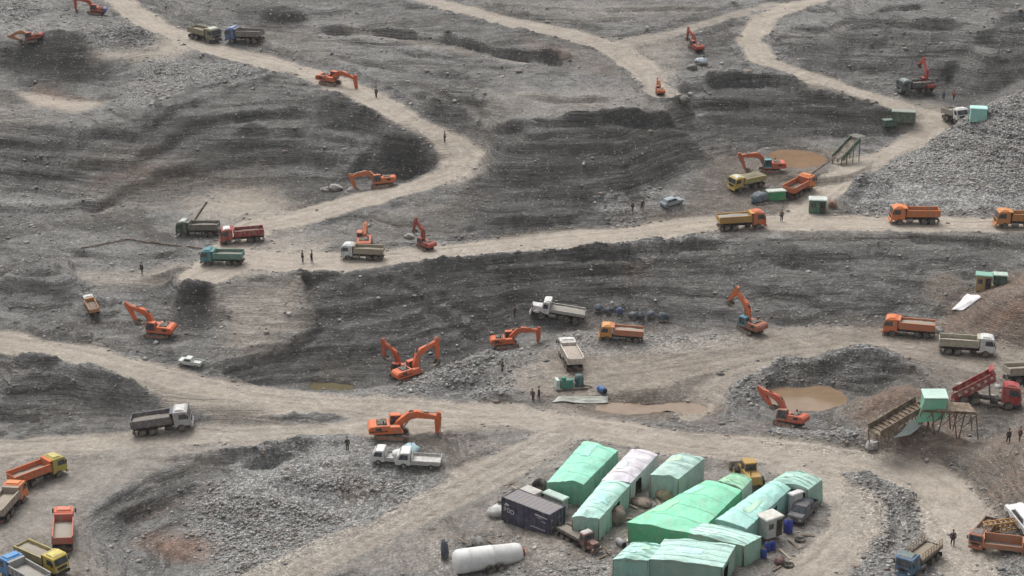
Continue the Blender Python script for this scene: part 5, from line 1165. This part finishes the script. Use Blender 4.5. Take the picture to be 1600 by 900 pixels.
# ================================================================== PUMPS, BUNDLES, WASH PLANTS
def pump_set(u, v, label, cols):
    x, y, _ = hit(u, v); t = thing('pump_set', label, 'pump', (x, y, gz(x, y)), R(12))
    MB().box(-1.9, 1.9, -.6, .6, .05, .2).build('skid', M_MUDSTEEL, t)
    MB().box(-1.9, -1.45, -.55, .55, .2, 1.35, .05, .05).build('radiator', paint_mat('pump_paint', (.5,.6,.55), .3, .6), t)
    MB().box(-1.3, .3, -.45, .45, .2, 1.2, .1, .1, .05).lathe([(.3,.2),(.3,1.5),(.1,1.55)], 12, (-.9,0,0)).build('engine', paint_mat('pump_paint', cols[0], .3, .6), t, bevel=.03)
    MB().lathe([(.5,.2),(.55,.5),(.55,1.3),(.4,1.6),(.1,1.65)], 14, (1.0,.1,0)).build('pump_tank', paint_mat('pump_paint', cols[1], .3, .6), t, True)
    MB().tube((.3,0,.6),(1.0,0,.6),.18,10).tube((1.4,0,.4),(2.5,-.3,.15),.13,8).build('pipe', M_STEEL, t)
pump_set(892,607,'green pump set beside the muddy puddle',((.05,.22,.17),(.03,.10,.11)))
barrel(936,610,'blue barrel lying beside the green pump set',(.05,.12,.3),lying=True,s=1.35,group=None)
for i, (u, v, c, r, lb) in enumerate([
 (935,486,(.06,.08,.11),(.9,.6,.8),'dark blue bundle at the left end of the row under the long face'),
 (950,488,(.05,.065,.09),(.7,.6,.8),'second dark bundle from the left in the row under the long face'),
 (968,489,(.05,.08,.18),(.75,.6,1.0),'bluest bundle in the row under the long face'),
 (990,494,(.07,.09,.10),(.8,.6,.9),'grey green bundle right of the bluest one'),
 (1001,496,(.05,.06,.07),(.6,.6,1.0),'black bundle in the middle right of the row under the long face'),
 (1017,496,(.08,.10,.13),(.8,.6,.8),'slate blue bundle near the right end of the row'),
 (1036,499,(.045,.06,.08),(1.0,.7,1.0),'large dark bundle at the right end of the row under the long face')]):
    bundle(u, v, lb, c, tuple(q*.78 for q in r), 40+i, 'tarp_bundle', 'bundle', 'dark bundles under the long face')
# wash plant where the red truck tips
M_RUST = paint_mat('rusty_steel', (.13,.075,.05), .5, .85); M_WOOD = paint_mat('old_timber', (.13,.095,.065), .6, .9)
def wash_plant():
    o = Vector(hit(1460,672)); g = gz(o.x, o.y)
    t = thing('wash_plant', 'wash plant with green sheeted hopper and timber sluice below the tipping red truck', 'wash plant', (o.x, o.y, g))
    def L_(u, v, z): p = Vector(P(u, v, z)); return p-Vector((o.x, o.y, g))
    H = g+2.6
    tb = MB(); A = L_(1440,642,H); B = L_(1525,646,H); nrm = Vector((-.1, 2.2, 0))
    for q in (Vector(), nrm):
        tb.beam(tuple(A+q), tuple(B+q), .16, .22)
        for k in range(6):
            p = A.lerp(B, k/5)+q; w_ = p+Vector((.5 if k % 2 else -.4, 0, 0)); w_.z = -.4; tb.beam(tuple(p), tuple(w_), .12, .12)
            if k < 5: r_ = A.lerp(B, (k+1)/5)+q; tb.beam(tuple(p-Vector((0,0,1.6))), tuple(r_-Vector((0,0,.3))), .07, .07)
    for k in range(6): p = A.lerp(B, k/5); tb.beam(tuple(p), tuple(p+nrm), .12, .12)
    tb.build('trestle', M_RUST, t)
    dk = MB(); 
    for k in range(14): p = A.lerp(B, .3+k/20); dk.beam(tuple(p+Vector((0,-.1,.16))), tuple(p+nrm+Vector((0,.1,.16))), .28, .06)
    dk.build('deck', M_WOOD, t)
    # hopper cabin under green sheet
    x0, y0 = L_(1458,640,H).x, L_(1458,640,H).y
    vs = []; n, m = 10, 8
    hb = MB()
    hb.add([(x0-1.9,y0-.5,-.4+1.6),(x0+1.2,y0-.5,1.6),(x0+1.5,y0+1.8,2.0),(x0-1.0,y0+1.8,2.0),(x0-1.0,y0-.1,3.9),(x0+1.4,y0-.1,3.9),(x0+1.5,y0+1.8,4.1),(x0-.9,y0+1.8,4.1)],
           [(3,2,1,0),(4,5,6,7),(0,1,5,4),(1,2,6,5),(2,3,7,6),(3,0,4,7)])
    ho = hb.build('hopper_cover', tarp_mat('hopper_sheet', (.16,.44,.29)), t, bevel=.08)
    MB().add([(x0-1.1,y0-.2,3.92),(x0+1.5,y0-.2,3.92),(x0+1.6,y0+1.9,4.12),(x0-1.0,y0+1.9,4.12),(x0-1.1,y0-.2,4.0),(x0+1.5,y0-.2,4.0),(x0+1.6,y0+1.9,4.2),(x0-1.0,y0+1.9,4.2)],[(3,2,1,0),(4,5,6,7),(0,1,5,4),(1,2,6,5),(2,3,7,6),(3,0,4,7)]).build('hopper_roof', tarp_mat('hopper_sheet', (.42,.58,.52)), t)
    # sluice running down to the left
    S0 = L_(1440,632,g+2.5); S1 = L_(1366,676,g+.6); d = (S1-S0); sd = Vector((-d.y, d.x, 0)).normalized()*1.0
    sl_ = MB(); sl_.add([tuple(S0-sd), tuple(S0+sd), tuple(S1+sd), tuple(S1-sd)], [(0,1,2,3)]).add([tuple(p-Vector((0,0,.12))) for p in (S0-sd,S0+sd,S1+sd,S1-sd)], [(3,2,1,0)])
    for s in (1, -1):
        a, b = S0+sd*s, S1+sd*s; sl_.beam(tuple(a+Vector((0,0,.25))), tuple(b+Vector((0,0,.25))), .1, .7)
    sl_.build('sluice', M_WOOD, t)
    cr = MB()
    for k in range(1, 12): p = S0.lerp(S1, k/12); cr.beam(tuple(p-sd+Vector((0,0,.08))), tuple(p+sd+Vector((0,0,.08))), .12, .1)
    for k in range(0, 7):
        p = S0.lerp(S1, k/6)
        for s in (1, -1): q = p+sd*s; e = Vector(q); e.z = -.9; e.x += .25; cr.beam(tuple(q), tuple(e), .12, .12)
    cr.build('riffle', M_RUST, t)
    hz = MB(); r = random.Random(3)
    for k in range(8):
        a = S0.lerp(S1, k/9)+sd*r.uniform(-1.3, -.7); b = a+Vector((r.uniform(-2,-.8), r.uniform(-1.5,-.6), -r.uniform(.6,1.6))); hz.beam(tuple(a), tuple(b), .14, .06)
    hz.build('loose_plank', paint_mat('bleached_plank', (.4,.34,.27), .4, .8), t)
    wt = MB(); a = L_(1435,655,g+1.6); b = L_(1408,682,g+.2)
    w_ = Vector((1.0,.4,0)); wt.add([tuple(a-w_),tuple(a+w_),tuple((a+b)/2+w_+Vector((0,0,-.3))),tuple(b+w_),tuple(b-w_),tuple((a+b)/2-w_+Vector((0,0,-.3)))],[(0,1,2,5),(5,2,3,4)])
    wt.build('wash_apron', tarp_mat('apron_sheet', (.36,.42,.40)), t)
wash_plant()
def screen_plant():
    o = Vector(hit(1325,250)); g = gz(o.x, o.y)
    t = thing('conveyor', 'dark green inclined screening conveyor above the upper muddy pond', 'conveyor', (o.x, o.y, g))
    def L_(u, v, z): return Vector(P(u, v, z))-Vector((o.x, o.y, g))
    T = L_(1337,216,g+3.4); Bm = L_(1308,247,g+1.0); d = Bm-T; sd = Vector((-d.y, d.x, 0)).normalized()*.9
    f = MB()
    for s in (1, -1): f.beam(tuple(T+sd*s), tuple(Bm+sd*s), .12, .7)
    f.build('side_frame', paint_mat('plant_paint', (.05,.12,.08), .5, .7), t)
    MB().add([tuple(T-sd), tuple(T+sd), tuple(Bm+sd), tuple(Bm-sd)], [(0,1,2,3)]).build('belt', M_MUDSTEEL, t)
    lg = MB()
    for k in (0, .35, .7, 1):
        for s in (1, -1): p = T.lerp(Bm, k)+sd*s; e = Vector(p); e.z = -.8; lg.beam(tuple(p), tuple(e), .12, .12)
        if k < 1: a = T.lerp(Bm, k)-sd; b = T.lerp(Bm, k+.3)-sd; b.z = 0; lg.beam(tuple(a), tuple(b), .08, .08)
    lg.build('leg', M_RUST, t)
    MB().add([tuple(T-sd*1.2+Vector((-.4,0,.3))), tuple(T-sd*1.2+Vector((.9,.2,.5))), tuple(T+sd*1.2+Vector((.9,.2,.5))), tuple(T+sd*1.2+Vector((-.4,0,.3)))], [(0,1,2,3)]).build('feed_plate', paint_mat('plant_paint', (.11,.115,.10), .5, .7), t)
    o2 = MB().tube(tuple(L_(1306,244,g+1.5)+Vector((o.x,o.y,g))), tuple(L_(1270,270,g+.6)+Vector((o.x,o.y,g))), .13, 7).build('discharge_pipe', M_RUST, None)
    tag(o2, 'thin rusty discharge pipe slanting from the screening conveyor to the orange truck', 'pipe')
screen_plant()
cabin(1412,186,-12,(3.6,1.8,1.7),'dark green steel hopper box at the top of the conveyor beside the haul road',(.07,.11,.085),(.24,.27,.24),'feed_hopper','hopper',door=False)
cabin(1390,193,20,(2.2,1.0,1.0),'low green grating box left of the dark green hopper box',(.05,.12,.09),(.13,.2,.17),'grating_box','box',door=False)
cabin(1528,185,-10,(2.4,1.8,2.0),'small mint tarp box behind the white cab truck on the upper right',(.28,.56,.50),(.36,.66,.58),'tarp_box','shelter',door=False,wall_tarp=True)
cabin(1277,331,-8,(2.4,1.8,1.9),'dark green shed with white roof beside the wash plant',(.05,.16,.11),(.52,.58,.55),'shed','shed')
cabin(1212,312,12,(2.6,1.2,1.3),'vivid green box with white rim beside the wash plant',(.04,.30,.12),(.5,.56,.5),'green_box','box',door=False)
bundle(1186,316,'dark blue covered engine left of the vivid green box',(.08,.11,.13),(1.6,.9,1.1),51,'covered_engine','machine')
bundle(1207,306,'dark tyre coloured drum behind the orange truck',(.05,.06,.08),(.6,.6,.9),52,'covered_engine','machine')
bundle(1300,326,'rusty orange scrap heap at the foot of the gravel heap',(.22,.13,.08),(.8,.6,.9),53,'scrap_heap','heap')
bundle(1096,100,'white and blue covered machine below the small red excavator',(.35,.40,.45),(1.1,.8,.7),54,'covered_machine','machine')
bundle(1082,108,'grey covered machine left of the white and blue one',(.14,.14,.13),(.9,.7,.6),55,'covered_machine','machine')
bundle(1070,165,'dark rock coloured skip at the end of the rutted track',(.09,.09,.08),(1.0,1.0,.9),56,'covered_machine','machine')
cabin(1536,452,-15,(2.0,1.5,2.1),'small mint roofed hut on ochre legs above the brown bank',(.38,.26,.13),(.18,.42,.34),'hut','hut')
cabin(1562,442,-10,(1.7,1.3,1.2),'low dark green hut with pale roof at the upper end of the brown bank',(.04,.11,.08),(.42,.55,.48),'hut','hut',door=False)
def sheet(pix, label, col, name='tarp_sheet'):
    W = [Vector(hit(*p)) for p in pix]; c = sum(W, Vector())/len(W); vs = []; n = 12
    for i in range(n+1):
        for j in range(n+1):
            a, q = i/n, j/n; p = (W[0].lerp(W[1], q)).lerp(W[3].lerp(W[2], q), a)
            vs.append((p.x-c.x, p.y-c.y, gz(p.x, p.y)+.12+.1*math.sin(a*9)*math.sin(q*7)-c.z))
    o = MB().add(vs, [(i*(n+1)+j, i*(n+1)+j+1, (i+1)*(n+1)+j+1, (i+1)*(n+1)+j) for i in range(n) for j in range(n)]).build(name, tarp_mat('ground_sheet', col), None, True)
    o.location = c; sm = o.modifiers.new('thick', 'SOLIDIFY'); sm.thickness = .04; tag(o, label, 'tarp sheet')
sheet([(1512,460),(1533,468),(1505,486),(1486,488)], 'white sheet lying on the brown bank below the mint roofed hut', (.66,.65,.67))
sheet([(985,838),(1038,842),(1030,850),(978,848)], 'white sheet spread behind the front left shelter', (.62,.60,.63))
sheet([(872,622),(950,622),(950,632),(862,632)], 'pale grey sheet on the ground in front of the green pump set', (.30,.31,.27))
# steel hopper bin and yellow boom beside the truck at lower right
def bin_():
    x, y, _ = hit(1568,862); t = thing('hopper_bin', 'orange steel bin with grey inside lying right of the orange and black truck', 'bin', (x, y, gz(x, y)), R(-14))
    m = paint_mat('bin_paint', (.40,.17,.09), .5, .7)
    MB().box(-1.9,1.7,-.7,-.6,.5,1.0).box(-1.9,1.7,.6,.7,.5,1.5).box(1.6,1.75,-.7,.7,.2,1.5).box(-1.95,-1.85,-.7,.7,.5,1.5).build('bin_wall', m, t)
    MB().box(-1.85,1.6,-.6,.6,.5,.6).box(-1.6,-1.4,-.5,.5,0,.5).box(1.2,1.4,-.5,.5,0,.5).build('bin_floor', paint_mat('bin_inside', (.24,.23,.22), .4, .8), t)
    MB().box(1.76,2.0,-.35,.35,.8,1.5).build('bracket', M_BLACK, t)
    x, y, _ = hit(1572,834); t = thing('lattice_boom', 'yellow ribbed steel boom lying behind the orange steel bin', 'boom', (x, y, gz(x, y)), R(12))
    b = MB()
    for z in (.3, 1.1):
        for q in (-.35, .35): b.beam((-2.4,q,z+.2),(2.0,q,z+.35),.09,.12)
    for i in range(9):
        xx = -2.4+i*.55; b.beam((xx,-.35,.5),(xx,-.35,1.35),.06,.12).beam((xx,.35,.5),(xx,.35,1.35),.06,.12).beam((xx,-.35,1.35),(xx,.35,1.35),.08,.08)
    b.build('lattice', paint_mat('boom_paint', (.42,.22,.06), .4, .6), t)
    MB().box(-2.4,-2.2,-.5,.5,0,.5).box(1.7,1.9,-.5,.5,0,.5).build('foot', M_CHASSIS, t)
bin_()
def pipe_line(pix, label, r=.09, mt=None):
    pp = [hit(*p) for p in pix]; b = MB()
    for a, c in zip(pp, pp[1:]):
        n = 4
        for i in range(n):
            q0 = [a[j]+(c[j]-a[j])*i/n for j in range(2)]; q1 = [a[j]+(c[j]-a[j])*(i+1)/n for j in range(2)]
            b.tube((q0[0], q0[1], gz(*q0)+.15), (q1[0], q1[1], gz(*q1)+.15), r, 6)
    tag(b.build('pipe', mt or M_RUST, None, True), label, 'pipe')
pipe_line([(128,390),(160,383),(200,376),(250,383),(315,391)], 'long rusty pipe running over the left quarry floor to the teal truck', .1)
def leaning_pole():
    a = Vector(hit(300,352)); b = Vector(P(322,323,a.z+2.6)); o = MB().tube((a.x+.0,a.y+1,gz(a.x,a.y+1)), (b.x, b.y+1, b.z+.4), .14, 7).build('pole', M_MUDSTEEL, None); tag(o, 'dark pole leaning up behind the dark green truck', 'pole')
leaning_pole()
for i, (u, v, s, lb) in enumerate([(508,299,.8,'pale boulder left of the excavator in the dark hollow'),(525,297,1.1,'large pale boulder next to the excavator in the dark hollow'),(548,300,.8,'pale boulder under the bucket of the excavator in the dark hollow'),
    (640,372,.7,'pale boulder left of the dark red excavator'),(1362,700,.9,'pale boulder below the timber sluice'),(1465,518,.8,'pale pinkish slab right of the orange truck on the lower road')]):
    boulder(u, v, lb, s, 60+i)

rr = random.Random(17)
for (u, v) in [(985,792),(1010,800),(990,812),(1028,786),(742,868),(760,846),(728,852),(800,760),(812,768),(1226,868),(1214,890),(1240,852),(1262,838),(948,862),(940,872),(880,792),(1285,790)]:
    x_, y_, z_ = hit(u, v); b_ = MB(); n_ = 3+int(rr.random()*3)
    L0 = rr.uniform(1.0, 2.4)
    b_.box(-L0/2, L0/2, -.12, .12, 0, .06)
    o_ = b_.build('timber_plank', M_WOOD if rr.random() < .5 else paint_mat('bleached_plank', (.34,.29,.23), .4, .85)); o_.location = (x_, y_, gz(x_, y_)+.08); o_.rotation_euler = (rr.uniform(-.1,.1), rr.uniform(-.15,.15), rr.uniform(0,3.1))
    tag(o_, 'loose timber plank lying on the dirt among the camp shelters', 'plank', 'loose planks around the camp')
for i, (u, v) in enumerate([(1250,846),(1232,884),(722,896),(868,800)]):
    x_, y_, z_ = hit(u, v); t_ = thing('old_tyre', 'old black tyre lying flat on the dirt near the camp', 'tyre', (x_, y_, gz(x_, y_)), 0, 'old tyres around the camp')
    MB().lathe([(.28,0),(.5,.02),(.55,.15),(.5,.3),(.28,.3),(.26,.15)], 14).build('tread', M_TYRE, t_, True)
    MB().lathe([(.25,.1),(.05,.1)], 10).build('rim', M_RIM, t_)
# ------------------------------------------------------------------ loose stones (nobody could count them)
def stones():
    N = 170000
    x = rng.uniform(-120, 120, N*7); y = 125+ (rng.random(N*7)**1.15)*215
    u, v, _ = proj(x, y, dem(x, y)); ok = (u > -60)&(u < 1660)&(v > -30)&(v < 940)
    x, y = x[ok], y[ok]
    c = dem(x, y, COB); rd = dem(x, y, ROADG); tn = dem(x, y, TAN); md = dem(x, y, MUD)
    gxv = (dem(x+1, y)-dem(x-1, y))/2; gyv = (dem(x, y+1)-dem(x, y-1))/2
    cl = .5+fbm(x/6, y/6, 3, 91)
    pr = (.02+.07*np.clip(cl, 0, 1)+.85*c*np.clip(.3+1.2*cl, 0, 1)+.12*np.clip(np.hypot(gxv, gyv), 0, 1))*(1-np.clip(rd*1.1+tn+md*.7, 0, 1)*.97)
    pr = pr*(1-.75*np.clip(dem(x, y, DARK)*1.4, 0, 1))
    edge = np.clip(rd*(1-rd)*4, 0, 1)*.22
    ok = rng.random(len(x)) < pr+edge
    for nm, q, zw in WATER: ok &= ~((np.abs(dem(x, y)-zw) < 1.2)&(dem(x, y) < zw+.02))
    x, y, c = x[ok][:N], y[ok][:N], c[ok][:N]; n = len(x); z = surf(x, y)
    r = np.exp(rng.normal(-2.6, .6, n))*(1+.3*c); r = np.clip(r, .035, .55-.27*np.clip(c*1.3, 0, 1))
    base = np.array([(1,0,0),(-.5,.87,0),(-.5,-.87,0),(.3,.2,.95),(-.2,.1,-.9),(.4,.8,.3),(.5,-.7,-.2),(-.9,0,.3)])*1.0
    T = [(3,0,5),(3,5,7),(3,7,6),(3,6,0),(4,5,0),(4,0,6),(4,6,2),(4,2,7),(4,7,1),(4,1,5),(5,1,7),(6,7,2)]
    B = base[None]*(1+rng.uniform(-.3, .3, (n, 8, 3))); a = rng.uniform(0, 6.28, n); ca, sa = np.cos(a)[:, None], np.sin(a)[:, None]
    sx = rng.uniform(.8, 1.3, n)[:, None]; X = (B[..., 0]*sx*ca-B[..., 1]*sa)*r[:, None]+x[:, None]; Y = (B[..., 0]*sx*sa+B[..., 1]*ca)*r[:, None]+y[:, None]; Z = B[..., 2]*r[:, None]*.65+z[:, None]+.1*r[:, None]
    V = np.stack([X, Y, Z], -1).reshape(-1, 3).astype(np.float32)
    F = (np.array(T)[None]+(np.arange(n)*8)[:, None, None]).reshape(-1, 3).astype(np.int32)
    me = bpy.data.meshes.new('loose_stones'); me.vertices.add(len(V)); me.vertices.foreach_set('co', V.reshape(-1))
    me.loops.add(F.size); me.loops.foreach_set('vertex_index', F.reshape(-1)); me.polygons.add(len(F)); me.polygons.foreach_set('loop_start', np.arange(0, F.size, 3, dtype=np.int32)); me.update(calc_edges=True)
    at = me.color_attributes.new('tone', 'FLOAT_COLOR', 'POINT'); tone = np.clip(rng.normal(.5, .2, n), 0, 1); warm = (rng.random(n) < .12)*.8
    cc = np.stack([tone, warm, tone*0, tone*0+1], -1); at.data.foreach_set('color', np.repeat(cc, 8, 0).astype(np.float32).reshape(-1))
    m, nn, l, b = newmat('stone'); at_ = nn.new('ShaderNodeAttribute'); at_.attribute_name = 'tone'; s = nn.new('ShaderNodeSeparateColor'); l.new(at_.outputs['Color'], s.inputs[0])
    c1 = mixc(nn, l, s.outputs[0], (.15,.147,.142), (.5,.49,.47)); c1 = mixc(nn, l, s.outputs[1], c1, (.26,.19,.15)); l.new(c1, b.inputs['Base Color']); b.inputs['Roughness'].default_value = .95
    b.inputs['Specular IOR Level'].default_value = .15
    me.materials.append(m); o = bpy.data.objects.new('loose_stones', me); COL.objects.link(o); o['kind'] = 'stuff'
    tag(o, 'loose grey stones and cobbles scattered over banks and heaps', 'stones')
stones()

# ------------------------------------------------------------------ thin dusty air
def haze():
    o = MB().box(-460, 460, -12, 830, -12, 150).build('haze', None if False else MG, None); o.data.materials.clear()
    m = bpy.data.materials.new('dusty_air'); m.use_nodes = True; n = m.node_tree.nodes; n.remove(n['Principled BSDF'])
    v = n.new('ShaderNodeVolumePrincipled'); v.inputs['Color'].default_value = (.92,.93,.95,1); v.inputs['Density'].default_value = .0001; v.inputs['Anisotropy'].default_value = .2
    m.node_tree.links.new(v.outputs[0], n['Material Output'].inputs['Volume']); o.data.materials.append(m); o['kind'] = 'stuff'
    tag(o, 'thin dusty air over the whole mine', 'haze')
haze()
